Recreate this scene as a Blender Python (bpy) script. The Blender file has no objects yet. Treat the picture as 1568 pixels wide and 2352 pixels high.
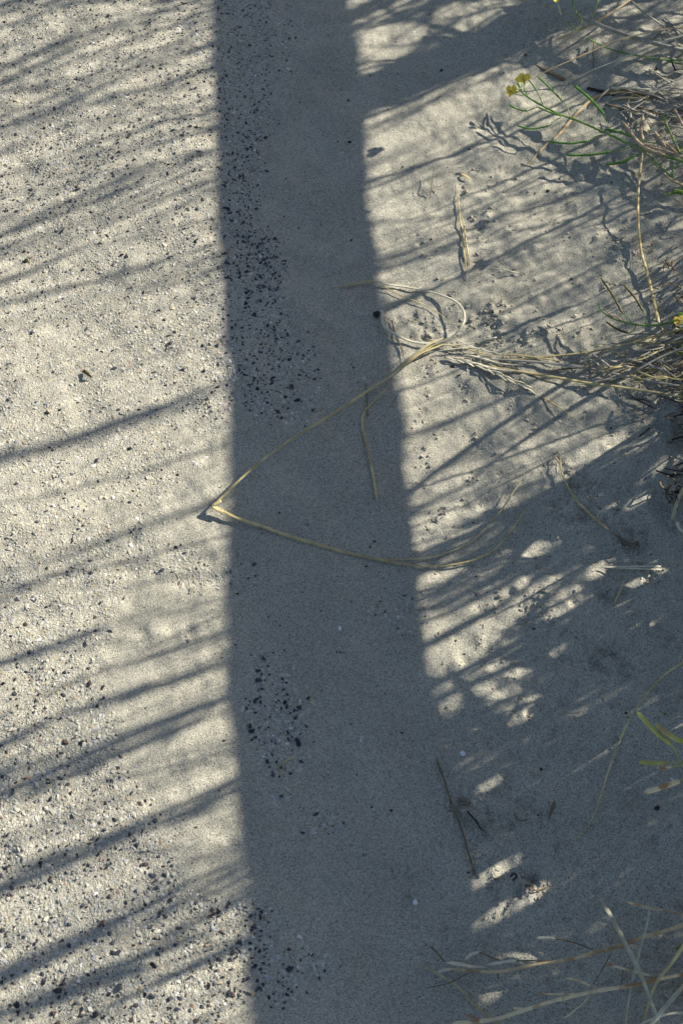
import bpy, math, random
import numpy as np

# ------------------------------------------------------------------ camera, sky, sun, exposure
scene = bpy.context.scene
F = 3266.0                       # focal length in units of a 1568 x 2352 picture
TH = math.radians(30.0)          # camera tilt away from looking straight down
DIST = 1.40
CAM = np.array([0, -DIST*math.sin(TH), DIST*math.cos(TH)])
FWD = np.array([0, math.sin(TH), -math.cos(TH)])
UP = np.array([0, math.cos(TH), math.sin(TH)])
AZ = math.radians(25.0)          # direction towards the sun, counted from +x
EL = math.radians(33.0)
SUN = np.array([math.cos(EL)*math.cos(AZ), math.cos(EL)*math.sin(AZ), math.sin(EL)])

cd = bpy.data.cameras.new('camera'); cam = bpy.data.objects.new('camera', cd)
scene.collection.objects.link(cam); scene.camera = cam
cam.location = CAM; cam.rotation_euler = (TH, 0, 0)
cd.sensor_fit = 'VERTICAL'; cd.sensor_height = 36.0; cd.lens = 36.0*F/2352.0
cd.clip_start = 0.01; cd.clip_end = 400
cd.dof.use_dof = True; cd.dof.focus_distance = 1.40; cd.dof.aperture_fstop = 16.0

world = bpy.data.worlds.new('World'); scene.world = world; world.use_nodes = True
wn = world.node_tree; bg = wn.nodes['Background']
sky = wn.nodes.new('ShaderNodeTexSky'); sky.sky_type = 'NISHITA'; sky.sun_disc = False
sky.sun_elevation = EL; sky.sun_rotation = math.pi/2 - AZ
sky.air_density = 1.0; sky.dust_density = 1.5; sky.ozone_density = 1.0
wn.links.new(sky.outputs[0], bg.inputs[0]); bg.inputs[1].default_value = SKY_STRENGTH = 0.060
sl = bpy.data.lights.new('sun', 'SUN'); sl.energy = 5.0; sl.angle = math.radians(0.5); sl.color = (1.0, 0.91, 0.76)
so = bpy.data.objects.new('sun', sl); scene.collection.objects.link(so)
import mathutils
so.rotation_euler = mathutils.Vector(SUN).to_track_quat('Z', 'Y').to_euler(); so.location = (3, 2, 3)
scene.view_settings.view_transform = 'Standard'; scene.view_settings.look = 'None'
scene.view_settings.gamma = 1.0; scene.view_settings.use_curve_mapping = False
scene.view_settings.exposure = 0.90

rng = np.random.default_rng(11); random.seed(5)
C = scene.collection

# ------------------------------------------------------------------ ground height
def gmacro(x, y):
    x = np.asarray(x, float); y = np.asarray(y, float)
    e = 0.06-0.02*y+0.02*np.sin(y*5+1)
    t = np.maximum(x-e, 0)
    b = 0.27*t*t/(t+0.12); b = 0.35*(1-np.exp(-b/0.35))
    fade = np.exp(-np.maximum(0, np.hypot(x, y)-3)/6)
    u = 0.0035*np.sin(7*x+3*y+.5)+0.0025*np.sin(13*y-4*x)+0.002*np.sin(21*x+9*y+2)
    return b+u*fade

def vnoise(x, y, seed=0):        # smooth value noise, 0..1
    xi = np.floor(x).astype(np.int64); yi = np.floor(y).astype(np.int64)
    fx = x-xi; fy = y-yi; fx = fx*fx*(3-2*fx); fy = fy*fy*(3-2*fy)
    def h(a, b):
        n = (a*374761393+b*668265263+seed*974634777) & 0x7fffffff
        n = ((n ^ (n >> 13))*1274126177) & 0x7fffffff
        return ((n ^ (n >> 16)) & 0xffff)/65535.0
    return (h(xi, yi)*(1-fx)+h(xi+1, yi)*fx)*(1-fy)+(h(xi, yi+1)*(1-fx)+h(xi+1, yi+1)*fx)*fy

def fbm(x, y, f, seed=0, n=3):
    s = 0; a = 1; t = 0
    for k in range(n):
        s = s+a*vnoise(x*f, y*f, seed+k*17); t += a; a *= .5; f *= 2.03
    return s/t

def ray(u, v):
    return FWD+np.array([1., 0, 0])*((u-784)/F)+UP*((1176-v)/F)
def P(u, v, h=0.0):              # point h above the ground seen in direction u, v
    d = ray(u, v); z = h
    for _ in range(25):
        t = (z-CAM[2])/d[2]; p = CAM+t*d; z = 0.5*z+0.5*(float(gmacro(p[0], p[1]))+h)
    return p
def proj(x, y, z):
    dx, dy, dz = x-CAM[0], y-CAM[1], z-CAM[2]
    w = dy*FWD[1]+dz*FWD[2]
    return 784+F*dx/w, 1176-F*(dy*UP[1]+dz*UP[2])/w
def sm(t): t = np.clip(t, 0, 1); return t*t*(3-2*t)

# where the stone chips lie bare and where blown sand covers them (centre, radii, amount), as spots on the ground
SPOTS = [(560,200,100,260,.5),(600,60,80,90,.4),(560,480,60,120,.35),(580,640,88,120,1.4),(590,830,100,130,1.6),(650,890,85,80,1.4),(690,940,50,35,1.0),
 (790,335,50,30,.6),(735,465,55,40,.35),(555,1325,75,65,1.1),(905,1400,85,42,.85),(590,1530,40,70,.5),(625,1640,75,120,1.3),(650,1750,60,50,.9),(640,1850,45,45,.7),(740,1890,70,35,.6),
 (600,2120,60,60,.7),(700,2230,100,60,1.15),(630,2290,60,50,.8),(560,2180,60,60,.9),(480,2100,80,60,.5),(450,1330,45,45,.9),(430,1300,40,50,.5),(500,2300,70,50,.5),(1500,1850,30,25,.3),(960,2290,20,30,.4)]
DRIFTS = [(390,1450,130,120,1.3),(400,1620,130,110,1.2),(450,1780,120,80,1.1),(430,1180,140,110,.65),(440,1000,110,80,.4),(480,1900,70,90,.9),(500,2010,80,50,.7),(420,2250,80,40,.25),(300,1300,80,50,.3),(480,280,40,80,.3)]
def spots_world(lst):
    out = []
    for (u, v, ru, rv, a) in lst:
        p = P(u, v); q = P(u+ru, v); r = P(u, v+rv)
        out.append((p[0], p[1], abs(q[0]-p[0]), abs(r[1]-p[1]), a))
    return out
SW = spots_world(SPOTS); DW = spots_world(DRIFTS)
def exposure_of_chips(x, y):     # 0 sand ... 1 bare chips
    edge = np.interp(y, [-.6, -.4, -.1, .2, .45, .9], [-.085, -.10, -.125, -.115, -.105, -.09])
    m = sm((edge-x)/.05+.5)*.80
    for (a, b, rx, ry, s) in DW: m = m-s*np.exp(-(((x-a)/rx)**2+((y-b)/ry)**2)*1.1)
    for (a, b, rx, ry, s) in SW: m = m+s*np.exp(-(((x-a)/rx)**2+((y-b)/ry)**2)*1.3)
    m = m+(fbm(x, y, 17, 5, 3)-.5)*.95+(fbm(x+.3*y, y*1.6, 60, 9, 2)-.5)*.35
    return np.clip(m, 0, 1)

# small dents, crumbs and tracks on the sand of the bank
r9 = np.random.default_rng(21)
DENTS = []
for _ in range(420):
    u = r9.uniform(930, 1568); v = r9.uniform(380, 2300); p = P(u, v)
    DENTS.append((p[0], p[1], r9.uniform(.0018, .006), r9.uniform(-.0025, .002)))
for (u, v, n, s) in [(1130,720,12,28),(960,760,14,55),(1010,750,10,50),(1120,740,8,20),(1075,1850,22,40),(1120,1890,22,35),(1210,1860,16,28),(1205,2030,26,36),(1390,1520,24,40),(1460,1240,20,30),(1350,1180,24,60),(1320,1110,16,30),(1240,1380,14,50),(1400,1370,14,30),(1500,1320,10,20),(1150,790,16,50),(1280,760,16,60),(1440,560,20,50),(1110,520,10,30),(1060,1860,10,16),(1330,1190,12,24),(1480,960,12,40)]:
    for _ in range(n):
        p = P(u+r9.normal(0, s*.7), v+r9.normal(0, s*.5)); DENTS.append((p[0], p[1], r9.uniform(.0018, .0055), r9.choice([-1, 1])*r9.uniform(.0008, .0024)))
for (u, v, r_, h_) in [(303,1232,.010,-.003),(395,1455,.007,-.003),(345,1432,.010,.002),(455,1440,.009,.0018),(420,1470,.006,.0015),(330,1460,.006,-.0015),(250,1400,.012,.0015),(480,1290,.008,-.0018),(700,1500,.014,-.0014),(820,1750,.016,.0016),(760,2050,.012,-.0016),(900,1900,.010,-.0014),(700,380,.016,.0014),(760,700,.012,-.0012)]:
    p = P(u, v); DENTS.append((p[0], p[1], r_, h_))
def gdetail(X, Y):
    z = (fbm(X, Y, 30, 31, 3)-.5)*.0068+(fbm(X, Y, 90, 41, 2)-.5)*.0016
    bank = sm((X-.06)/.12)
    z = z+bank*((fbm(X*.8+Y*.4, Y, 24, 61, 3)-.5)*.010+(fbm(X, Y, 120, 51, 2)-.5)*.0026)
    # fine wind ripples near the folded leaf
    c = P(880, 1210); d2 = ((X-c[0])/.13)**2+((Y-c[1])/.035)**2
    z = z+np.exp(-d2)*.00045*np.sin((Y+.25*(X-c[0])**2-.05*X)*900+3*fbm(X, Y, 12, 3, 2))
    return z

def axis(lo, hi, step, far):
    a = list(np.arange(lo, hi+1e-9, step)); s = step; x = a[-1]
    while x < far: s *= 1.22; x += s; a.append(x)
    s = step; x = a[0]; pre = []
    while x > -far: s *= 1.22; x -= s; pre.append(x)
    return np.array(pre[::-1]+a)
XS = axis(-.47, .56, .0019, 60); YS = axis(-.56, .86, .0023, 60)
GX, GY = np.meshgrid(XS, YS)
EXPO = exposure_of_chips(GX, GY)
GZ = gmacro(GX, GY)+gdetail(GX, GY)*np.exp(-np.maximum(0, np.hypot(GX, GY)-1.2)*2)-.0012*EXPO
for (a, b, r, h) in DENTS:
    i0, i1 = np.searchsorted(XS, [a-3*r, a+3*r]); j0, j1 = np.searchsorted(YS, [b-3*r, b+3*r])
    if i1-i0 < 2 or j1-j0 < 2: continue
    xx = GX[j0:j1, i0:i1]-a; yy = GY[j0:j1, i0:i1]-b
    GZ[j0:j1, i0:i1] += h*np.exp(-(xx*xx+yy*yy)/(r*r))-.4*h*np.exp(-((xx+r)**2+(yy+.5*r)**2)/(r*r))
def gz(x, y):                    # height of the finished sheet
    x = np.asarray(x, float); y = np.asarray(y, float)
    i = np.clip(np.searchsorted(XS, x)-1, 0, len(XS)-2); j = np.clip(np.searchsorted(YS, y)-1, 0, len(YS)-2)
    fx = (x-XS[i])/(XS[i+1]-XS[i]); fy = (y-YS[j])/(YS[j+1]-YS[j])
    return (GZ[j, i]*(1-fx)+GZ[j, i+1]*fx)*(1-fy)+(GZ[j+1, i]*(1-fx)+GZ[j+1, i+1]*fx)*fy
def Q(u, v, h=0.0):
    d = ray(u, v); z = h
    for _ in range(22):
        t = (z-CAM[2])/d[2]; p = CAM+t*d; z = 0.5*z+0.5*(float(gz(p[0], p[1]))+h)
    return p

# ------------------------------------------------------------------ materials
def mat(name, base, rough=.8, var=.25, scale=60, spec=.3, bump=.0, bscale=300, transl=0, stretch=None, spots=None, attr=None):
    m = bpy.data.materials.new(name); m.use_nodes = True; nt = m.node_tree; N = nt.nodes; Lk = nt.links
    b = N['Principled BSDF']; b.inputs['Roughness'].default_value = rough; b.inputs['Specular IOR Level'].default_value = spec
    tc = N.new('ShaderNodeTexCoord'); mp = N.new('ShaderNodeMapping'); Lk.new(tc.outputs['Object'], mp.inputs[0])
    if stretch: mp.inputs['Scale'].default_value = stretch
    n = N.new('ShaderNodeTexNoise'); n.inputs['Scale'].default_value = scale; n.inputs['Detail'].default_value = 5
    Lk.new(mp.outputs[0], n.inputs['Vector'])
    cr = N.new('ShaderNodeValToRGB'); cr.color_ramp.elements[0].position = .3; cr.color_ramp.elements[1].position = .7
    cr.color_ramp.elements[0].color = [c*(1-var) for c in base]+[1]; cr.color_ramp.elements[1].color = [min(1, c*(1+var)) for c in base]+[1]
    Lk.new(n.outputs['Fac'], cr.inputs[0]); out = cr.outputs[0]
    if spots:
        v = N.new('ShaderNodeTexNoise'); v.inputs['Scale'].default_value = spots[1]; Lk.new(tc.outputs['Object'], v.inputs['Vector'])
        r2 = N.new('ShaderNodeValToRGB'); r2.color_ramp.elements[0].position = .52; r2.color_ramp.elements[1].position = .62; Lk.new(v.outputs['Fac'], r2.inputs[0])
        mx = N.new('ShaderNodeMix'); mx.data_type = 'RGBA'; Lk.new(r2.outputs[0], mx.inputs[0]); Lk.new(out, mx.inputs[6]); mx.inputs[7].default_value = list(spots[0])+[1]; out = mx.outputs[2]
    if attr:
        a = N.new('ShaderNodeAttribute'); a.attribute_name = attr
        mx = N.new('ShaderNodeMix'); mx.data_type = 'RGBA'; mx.blend_type = 'MULTIPLY'; mx.inputs[0].default_value = 1
        Lk.new(a.outputs['Color'], mx.inputs[6]); Lk.new(out, mx.inputs[7]); out = mx.outputs[2]
    Lk.new(out, b.inputs['Base Color'])
    if bump:
        nb = N.new('ShaderNodeTexNoise'); nb.inputs['Scale'].default_value = bscale; Lk.new(mp.outputs[0], nb.inputs['Vector'])
        bp = N.new('ShaderNodeBump'); bp.inputs['Strength'].default_value = bump; bp.inputs['Distance'].default_value = .001
        Lk.new(nb.outputs['Fac'], bp.inputs['Height']); Lk.new(bp.outputs[0], b.inputs['Normal'])
    if transl:
        t = N.new('ShaderNodeBsdfTranslucent'); Lk.new(out, t.inputs[0]); ms = N.new('ShaderNodeMixShader'); ms.inputs[0].default_value = transl
        Lk.new(b.outputs[0], ms.inputs[1]); Lk.new(t.outputs[0], ms.inputs[2]); Lk.new(ms.outputs[0], N['Material Output'].inputs[0])
    return m

def sand_material():
    m = bpy.data.materials.new('sand'); m.use_nodes = True; nt = m.node_tree; N = nt.nodes; Lk = nt.links
    b = N['Principled BSDF']; b.inputs['Roughness'].default_value = .95; b.inputs['Specular IOR Level'].default_value = .12
    tc = N.new('ShaderNodeTexCoord')
    def vor(scale):
        v = N.new('ShaderNodeTexVoronoi'); v.inputs['Scale'].default_value = scale; Lk.new(tc.outputs['Object'], v.inputs['Vector']); return v
    def noise(scale, det=3):
        v = N.new('ShaderNodeTexNoise'); v.inputs['Scale'].default_value = scale; v.inputs['Detail'].default_value = det; Lk.new(tc.outputs['Object'], v.inputs['Vector']); return v
    g1 = vor(1500); sep = N.new('ShaderNodeSeparateColor'); Lk.new(g1.outputs['Color'], sep.inputs[0])
    cr = N.new('ShaderNodeValToRGB'); cr.color_ramp.interpolation = 'LINEAR'; E = cr.color_ramp.elements
    E[0].position = 0; E[0].color = (.10, .10, .095, 1); E[1].position = 1; E[1].color = (.58, .57, .49, 1)
    for p_, c_ in ((.07, (.20, .195, .17, 1)), (.22, (.345, .338, .288, 1)), (.5, (.405, .397, .338, 1)), (.8, (.465, .456, .386, 1))):
        e = E.new(p_); e.color = c_
    Lk.new(sep.outputs[0], cr.inputs[0])
    # clumps of tone, a few centimetres and millimetres across
    n1 = noise(14, 4); n2 = noise(520, 2)
    mr = N.new('ShaderNodeMapRange'); mr.inputs[1].default_value = .3; mr.inputs[2].default_value = .7; mr.inputs[3].default_value = .90; mr.inputs[4].default_value = 1.08; Lk.new(n1.outputs['Fac'], mr.inputs[0])
    mr2 = N.new('ShaderNodeMapRange'); mr2.inputs[1].default_value = .3; mr2.inputs[2].default_value = .7; mr2.inputs[3].default_value = .82; mr2.inputs[4].default_value = 1.15; Lk.new(n2.outputs['Fac'], mr2.inputs[0])
    mu = N.new('ShaderNodeMath'); mu.operation = 'MULTIPLY'; Lk.new(mr.outputs[0], mu.inputs[0]); Lk.new(mr2.outputs[0], mu.inputs[1])
    mx = N.new('ShaderNodeVectorMath'); mx.operation = 'SCALE'; Lk.new(cr.outputs[0], mx.inputs[0]); Lk.new(mu.outputs[0], mx.inputs['Scale'])
    # warm brown organic grains here and there
    n3 = noise(520, 2); r3 = N.new('ShaderNodeValToRGB'); r3.color_ramp.elements[0].position = .66; r3.color_ramp.elements[1].position = .72; Lk.new(n3.outputs['Fac'], r3.inputs[0])
    m3 = N.new('ShaderNodeMix'); m3.data_type = 'RGBA'; Lk.new(r3.outputs[0], m3.inputs[0]); Lk.new(mx.outputs[0], m3.inputs[6]); m3.inputs[7].default_value = (.20, .165, .12, 1)
    Lk.new(m3.outputs[2], b.inputs['Base Color'])
    h1 = vor(900); h2 = noise(420, 3)
    ad = N.new('ShaderNodeMath'); ad.operation = 'ADD'; Lk.new(h1.outputs['Distance'], ad.inputs[0]); Lk.new(h2.outputs['Fac'], ad.inputs[1])
    bp = N.new('ShaderNodeBump'); bp.inputs['Strength'].default_value = .5; bp.inputs['Distance'].default_value = .0008
    Lk.new(ad.outputs[0], bp.inputs['Height']); Lk.new(bp.outputs[0], b.inputs['Normal'])
    return m

M = dict(
 sand=sand_material(),
 chip=mat('chip_stone', (1., 1., 1.), .75, .12, 700, .3, .3, 900, attr='tint'),
 crumb=mat('sand_crumb', (.40, .38, .32), .95, .3, 900, .1, .6, 900),
 straw=mat('dry_straw', (.55, .47, .24), .5, .35, 70, .4, .35, 500, spots=((.42, .33, .15), 45)),
 tan=mat('tan_straw', (.60, .48, .29), .5, .3, 60, .4, .3, 500, spots=((.36, .25, .13), 60)),
 pale=mat('pale_dry_leaf', (.63, .60, .47), .6, .2, 80, .35, .25, 500),
 grey=mat('weathered_stem', (.34, .33, .29), .75, .3, 120, .25, .4, 500),
 greyleaf=mat('grey_green_leaf', (.45, .47, .35), .55, .25, 90, .35, .3, 400, spots=((.42, .37, .24), 35)),
 brown=mat('brown_stem', (.17, .135, .09), .7, .35, 150, .25, .4, 400),
 dark=mat('dark_litter', (.045, .042, .04), .9, .4, 300, .1, .4, 600),
 green=mat('green_stem', (.13, .25, .06), .45, .3, 70, .4, .1, 500, spots=((.24, .30, .10), 50)),
 pod=mat('green_pod', (.10, .24, .045), .42, .3, 55, .45, .1, 500, transl=.12, spots=((.17, .29, .07), 90)),
 darkpod=mat('dark_pod', (.10, .09, .035), .5, .4, 80, .4, .15, 400, spots=((.14, .15, .04), 70)),
 yelpod=mat('yellow_green_pod', (.50, .52, .15), .45, .3, 60, .4, .1, 400, transl=.12, spots=((.48, .38, .16), 45)),
 tanpod=mat('ripe_tan_pod', (.74, .64, .42), .5, .25, 60, .4, .1, 400, spots=((.36, .22, .11), 60)),
 drypod=mat('dry_pod', (.50, .39, .27), .6, .3, 90, .3, .3, 500, transl=.15),
 petal=mat('yellow_petal', (.88, .76, .14), .55, .15, 200, .3, .1, 500, transl=.55),
 petalwhite=mat('faded_petal', (.70, .66, .50), .6, .15, 200, .3, .1, 500, transl=.35),
 bud=mat('bud', (.30, .42, .10), .5, .2, 200, .3, .1, 500, transl=.1),
 shell=mat('white_shell', (.78, .79, .82), .35, .06, 300, .5),
 leaf=mat('leaf_green', (.20, .32, .07), .5, .3, 60, .35, .1, 400, transl=.25),
 marram=mat('marram_leaf', (.17, .21, .09), .5, .35, 6, .35, transl=.10),
 wood=mat('weathered_timber', (.24, .215, .18), .85, .35, 9, .2, .6, 120, stretch=(1, .08, 6)),
 moss=mat('moss', (.045, .05, .015), .9, .4, 500, .1, .5, 700),
)

# ------------------------------------------------------------------ object helpers
def mesh_obj(name, V, Fc, m, parent=None, smooth=True):
    me = bpy.data.meshes.new(name); me.from_pydata([tuple(map(float, v)) for v in V], [], [tuple(int(i) for i in f) for f in Fc]); me.update()
    if smooth: me.polygons.foreach_set('use_smooth', [True]*len(me.polygons))
    if m: me.materials.append(m)
    o = bpy.data.objects.new(name, me); C.objects.link(o)
    if parent: o.parent = parent; o.matrix_parent_inverse = mathutils.Matrix.Translation(-mathutils.Vector(parent.location))
    return o
def tag(o, label, cat, group=None):
    o['label'] = label; o['category'] = cat
    if group: o['group'] = group
    return o
def empty(name, p, label, cat, group=None):
    o = bpy.data.objects.new(name, None); C.objects.link(o); o.location = tuple(map(float, p)); o.empty_display_size = .02
    return tag(o, label, cat, group)

def spline(pts, n):
    p = np.array(pts, float); m = len(p)
    if m == 2: return p[0]+(p[1]-p[0])*np.linspace(0, 1, n)[:, None]
    e = np.vstack([2*p[0]-p[1], p, 2*p[-1]-p[-2]])
    seg = np.linalg.norm(np.diff(p, axis=0), axis=1); cl = np.concatenate([[0], np.cumsum(seg)])
    out = []
    for s in np.linspace(0, cl[-1], n):
        i = min(max(int(np.searchsorted(cl, s, side='right'))-1, 0), m-2); t = (s-cl[i])/(seg[i]+1e-12)
        a, b, c, d = e[i], e[i+1], e[i+2], e[i+3]
        out.append(.5*((2*b)+(-a+c)*t+(2*a-5*b+4*c-d)*t*t+(-a+3*b-3*c+d)*t**3))
    return np.array(out)

def tube_geo(pts, rad, sides=7, flat=1.0, furrow=0.0, twist=0.0, rough=0.0):
    p = np.asarray(pts, float); n = len(p); V = []; Fc = []
    T = np.gradient(p, axis=0); T /= np.linalg.norm(T, axis=1)[:, None]+1e-12
    up = np.array([0, 0, 1.])
    for i in range(n):
        s = np.cross(T[i], up); ln = np.linalg.norm(s); s = s/ln if ln > 1e-3 else np.array([1., 0, 0]); w = np.cross(s, T[i])
        tw = twist*i/n
        for k in range(sides):
            a = 2*math.pi*k/sides; ca, sa = math.cos(a), math.sin(a)*flat
            if furrow and 0.2 < math.sin(a): sa *= (1-furrow)
            c2, s2 = ca*math.cos(tw)-sa*math.sin(tw), ca*math.sin(tw)+sa*math.cos(tw)
            r = rad[i]*(1+rough*(random.random()-.5))
            V.append(p[i]+s*r*c2+w*r*s2)
    for i in range(n-1):
        for k in range(sides):
            k2 = (k+1) % sides; Fc.append((i*sides+k, i*sides+k2, (i+1)*sides+k2, (i+1)*sides+k))
    Fc.append(tuple(range(sides))[::-1]); Fc.append(tuple((n-1)*sides+k for k in range(sides)))
    return V, Fc
def join(parts):
    V = []; Fc = []
    for v, f in parts:
        o = len(V); V += list(v); Fc += [tuple(i+o for i in q) for q in f]
    return V, Fc
def pts3(uvh, n=None, z=True):
    """(u, v, height above the sand) -> smooth 3-D curve resting on the sheet"""
    a = [(t[0], t[1], t[2] if len(t) > 2 else .0015) for t in uvh]
    w = [Q(*t) if t[2] < .0031 else P(*t) for t in a]
    if n is None: n = max(6, int(len(a)*5))
    return spline(w, n)
def strand(uvh, r0, r1=None, n=None, sides=7, flat=.75, furrow=.3, taper=(0, .25), rough=.0, node=0, wob=.0):
    p = pts3(uvh, n); m = len(p); s = np.linspace(0, 1, m); r1 = r0 if r1 is None else r1
    rad = r0+(r1-r0)*s
    if taper[0]: rad = rad*np.clip(s/taper[0]+.12, 0, 1)
    if taper[1]: rad = rad*np.clip((1-s)/taper[1]+.12, 0, 1)
    if wob:
        k = np.array([random.gauss(0, wob) for _ in range(m)]); k2 = np.array([random.gauss(0, wob) for _ in range(m)])
        p = p+np.stack([k, k2, abs(k)*.3], 1)
    if node:
        for c in np.linspace(.12, .9, node): rad = rad*(1+.35*np.exp(-((s-c)/.012)**2))
    return tube_geo(p, rad, sides, flat, furrow, rough=rough)
def blade_thing(name, label, cat, strands, m, group=None):
    """one fallen leaf or stem: a single mesh"""
    V, Fc = join(strands); o = mesh_obj(name, V, Fc, m); tag(o, label, cat, group); return o
# ------------------------------------------------------------------ the setting
nx, ny = len(XS), len(YS)
V = np.stack([GX.ravel(), GY.ravel(), GZ.ravel()], 1)
ii, jj = np.meshgrid(np.arange(nx-1), np.arange(ny-1)); a = (jj*nx+ii).ravel()
quads = np.stack([a, a+1, a+nx+1, a+nx], 1)
def fast_mesh(name, V, Fq, m, k, smooth=True, tint=None):
    me = bpy.data.meshes.new(name); me.vertices.add(len(V)); me.vertices.foreach_set('co', V.astype(np.float32).ravel())
    me.loops.add(Fq.size); me.loops.foreach_set('vertex_index', Fq.astype(np.int32).ravel())
    me.polygons.add(len(Fq)); me.polygons.foreach_set('loop_start', np.arange(0, Fq.size, k, dtype=np.int32))
    me.polygons.foreach_set('loop_total', np.full(len(Fq), k, dtype=np.int32))
    me.update(calc_edges=True)
    if tint is not None:
        at = me.attributes.new('tint', 'FLOAT_COLOR', 'POINT'); at.data.foreach_set('color', tint.astype(np.float32).ravel())
    me.polygons.foreach_set('use_smooth', np.full(len(Fq), smooth)); me.materials.append(m)
    o = bpy.data.objects.new(name, me); C.objects.link(o); return o
g = fast_mesh('sand_ground', V, quads, M['sand'], 4); g['kind'] = 'structure'

# ------------------------------------------------------------------ stone chips
PHI = (1+5**.5)/2
ICO = np.array([(-1,PHI,0),(1,PHI,0),(-1,-PHI,0),(1,-PHI,0),(0,-1,PHI),(0,1,PHI),(0,-1,-PHI),(0,1,-PHI),(PHI,0,-1),(PHI,0,1),(-PHI,0,-1),(-PHI,0,1)])/1.902
ICF = np.array([(0,11,5),(0,5,1),(0,1,7),(0,7,10),(0,10,11),(1,5,9),(5,11,4),(11,10,2),(10,7,6),(7,1,8),(3,9,4),(3,4,2),(3,2,6),(3,6,8),(3,8,9),(4,9,5),(2,4,11),(6,2,10),(8,6,7),(9,8,1)])
def chips(name, xy, size, flat, sink, tint, seed, jit=.28):
    r = np.random.default_rng(seed); n = len(xy)
    v = ICO[None]*(1+r.normal(0, jit, (n, 12, 1)).clip(-.5, .5))
    sc = np.stack([r.uniform(.85, 1.45, n), r.uniform(.6, 1.0, n), np.full(n, 1.)*flat*r.uniform(.7, 1.3, n)], 1)*size[:, None]/2
    v = v*sc[:, None, :]
    a = r.uniform(0, 2*math.pi, n); t = r.normal(0, .28, n); b = r.uniform(0, 6.28, n)
    ca, sa = np.cos(a), np.sin(a)
    x = v[..., 0]*ca[:, None]-v[..., 1]*sa[:, None]; y = v[..., 0]*sa[:, None]+v[..., 1]*ca[:, None]; z = v[..., 2]
    z = z+(x*np.cos(b)[:, None]+y*np.sin(b)[:, None])*np.tan(t)[:, None]*.7
    gzv = gz(xy[:, 0], xy[:, 1])
    V = np.stack([x+xy[:, 0][:, None], y+xy[:, 1][:, None], z+(gzv+size*flat*.5*sink)[:, None]], -1).reshape(-1, 3)
    Fq = (ICF[None]+12*np.arange(n)[:, None, None]).reshape(-1, 3)
    tt = np.repeat(tint, 12, 0); tt = np.concatenate([tt, np.ones((len(tt), 1))], 1)
    o = fast_mesh(name, V, Fq, M['chip'], 3, False, tt); return o
r = np.random.default_rng(2)
def in_view(x, y, pad=40):
    u, v = proj(x, y, gmacro(x, y)); return (u > -pad) & (u < 1568+pad) & (v > -pad) & (v < 2352+pad)
sp = .00235
cx, cy = np.meshgrid(np.arange(-.47, .40, sp), np.arange(-.53, .80, sp)); cx = cx.ravel()+r.uniform(-.5, .5, cx.size)*sp*1.2; cy = cy.ravel()+r.uniform(-.5, .5, cy.size)*sp*1.2
ex = exposure_of_chips(cx, cy)
keep = in_view(cx, cy, 90) & (r.uniform(0, 1, cx.size) < sm((ex-.22)/.5)*.97) & (ex > .2)
cx, cy, ex = cx[keep], cy[keep], ex[keep]
patch = fbm(cx, cy, 9, 77, 3)
yy = cy
# share of dark stones: high far up the path and low down, less in the middle
pd = np.interp(yy, [-.5, -.25, -.08, .1, .25, .4, .8], [.095, .080, .055, .038, .065, .125, .19])*(0.4+1.25*patch)
strip = np.exp(-((cx+.080)/.042)**2)*np.interp(yy, [-.5, -.1, .05, .1, .35, .45, .8], [1.3, 1.4, 1.0, 3.8, 3.2, .6, .2])
pd = pd*(1+strip)
isd = r.uniform(0, 1, cx.size) < pd
n = (~isd).sum()
size = np.clip(r.lognormal(math.log(.0022), .36, n), .0010, .0056)*np.interp(cy[~isd], [-.5, .1, .8], [1.18, .95, .82])
base = np.array([[.46, .452, .388]])*r.uniform(.80, 1.28, (n, 1))*np.array([1, 1, 1.])
k = r.uniform(0, 1, n)
base[k < .07] = np.array([.50, .43, .31])*r.uniform(.8, 1.15, ((k < .07).sum(), 1))
base[(k > .07) & (k < .20)] = np.array([.44, .45, .46])*r.uniform(.7, 1.15, (((k > .07) & (k < .20)).sum(), 1))
base[(k > .22) & (k < .228)] = np.array([.34, .25, .20])
base[k > .975] = np.array([.72, .72, .70])
o = chips('pale_gravel', np.stack([cx[~isd], cy[~isd]], 1), size, .38, -.15, base, 4); o['kind'] = 'stuff'; print('pale', n)
n = isd.sum(); size = np.clip(r.lognormal(math.log(.0020), .42, n), .0008, .0052)*np.interp(cy[isd], [-.5, .1, .8], [1.15, .95, .76])
base = np.array([[.050, .055, .072]])*r.uniform(.6, 1.7, (n, 1)); k = r.uniform(0, 1, n); base[k < .16] = np.array([.085, .058, .06])
dxy = np.stack([cx[isd], cy[isd]], 1); dsz = size
# loose single dark stones and fragments on the sand further right
lx = r.uniform(-.2, .42, 900); ly = r.uniform(-.5, .75, 900); ok = in_view(lx, ly, 10); lx, ly = lx[ok], ly[ok]
ok = r.uniform(0, 1, len(lx)) < np.where(lx < .02, .9, .45)*(.15+1.3*fbm(lx, ly, 14, 8, 2)**2); lx, ly = lx[ok], ly[ok]; m2 = len(lx)
base = np.vstack([base, np.array([[.04, .04, .045]])*r.uniform(.6, 1.6, (m2, 1))])
o = chips('dark_gravel', np.vstack([dxy, np.stack([lx, ly], 1)]), np.concatenate([dsz, r.uniform(.0011, .0028, m2)]), .7, .12, base, 6, .34); o['kind'] = 'stuff'; print('dark', n, m2)
# crumbs of caked sand on the bank
cr = np.array([(d[0]+r9.normal(0, .004), d[1]+r9.normal(0, .004)) for d in DENTS if d[2] < .0065 for _ in range(3)])
m3 = len(cr); o = chips('sand_crumbs', cr, r.uniform(.0012, .0044, m3), .7, .1, np.array([[.42, .395, .33]])*r.uniform(.75, 1.1, (m3, 1)), 8, .3); o['kind'] = 'stuff'

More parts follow.
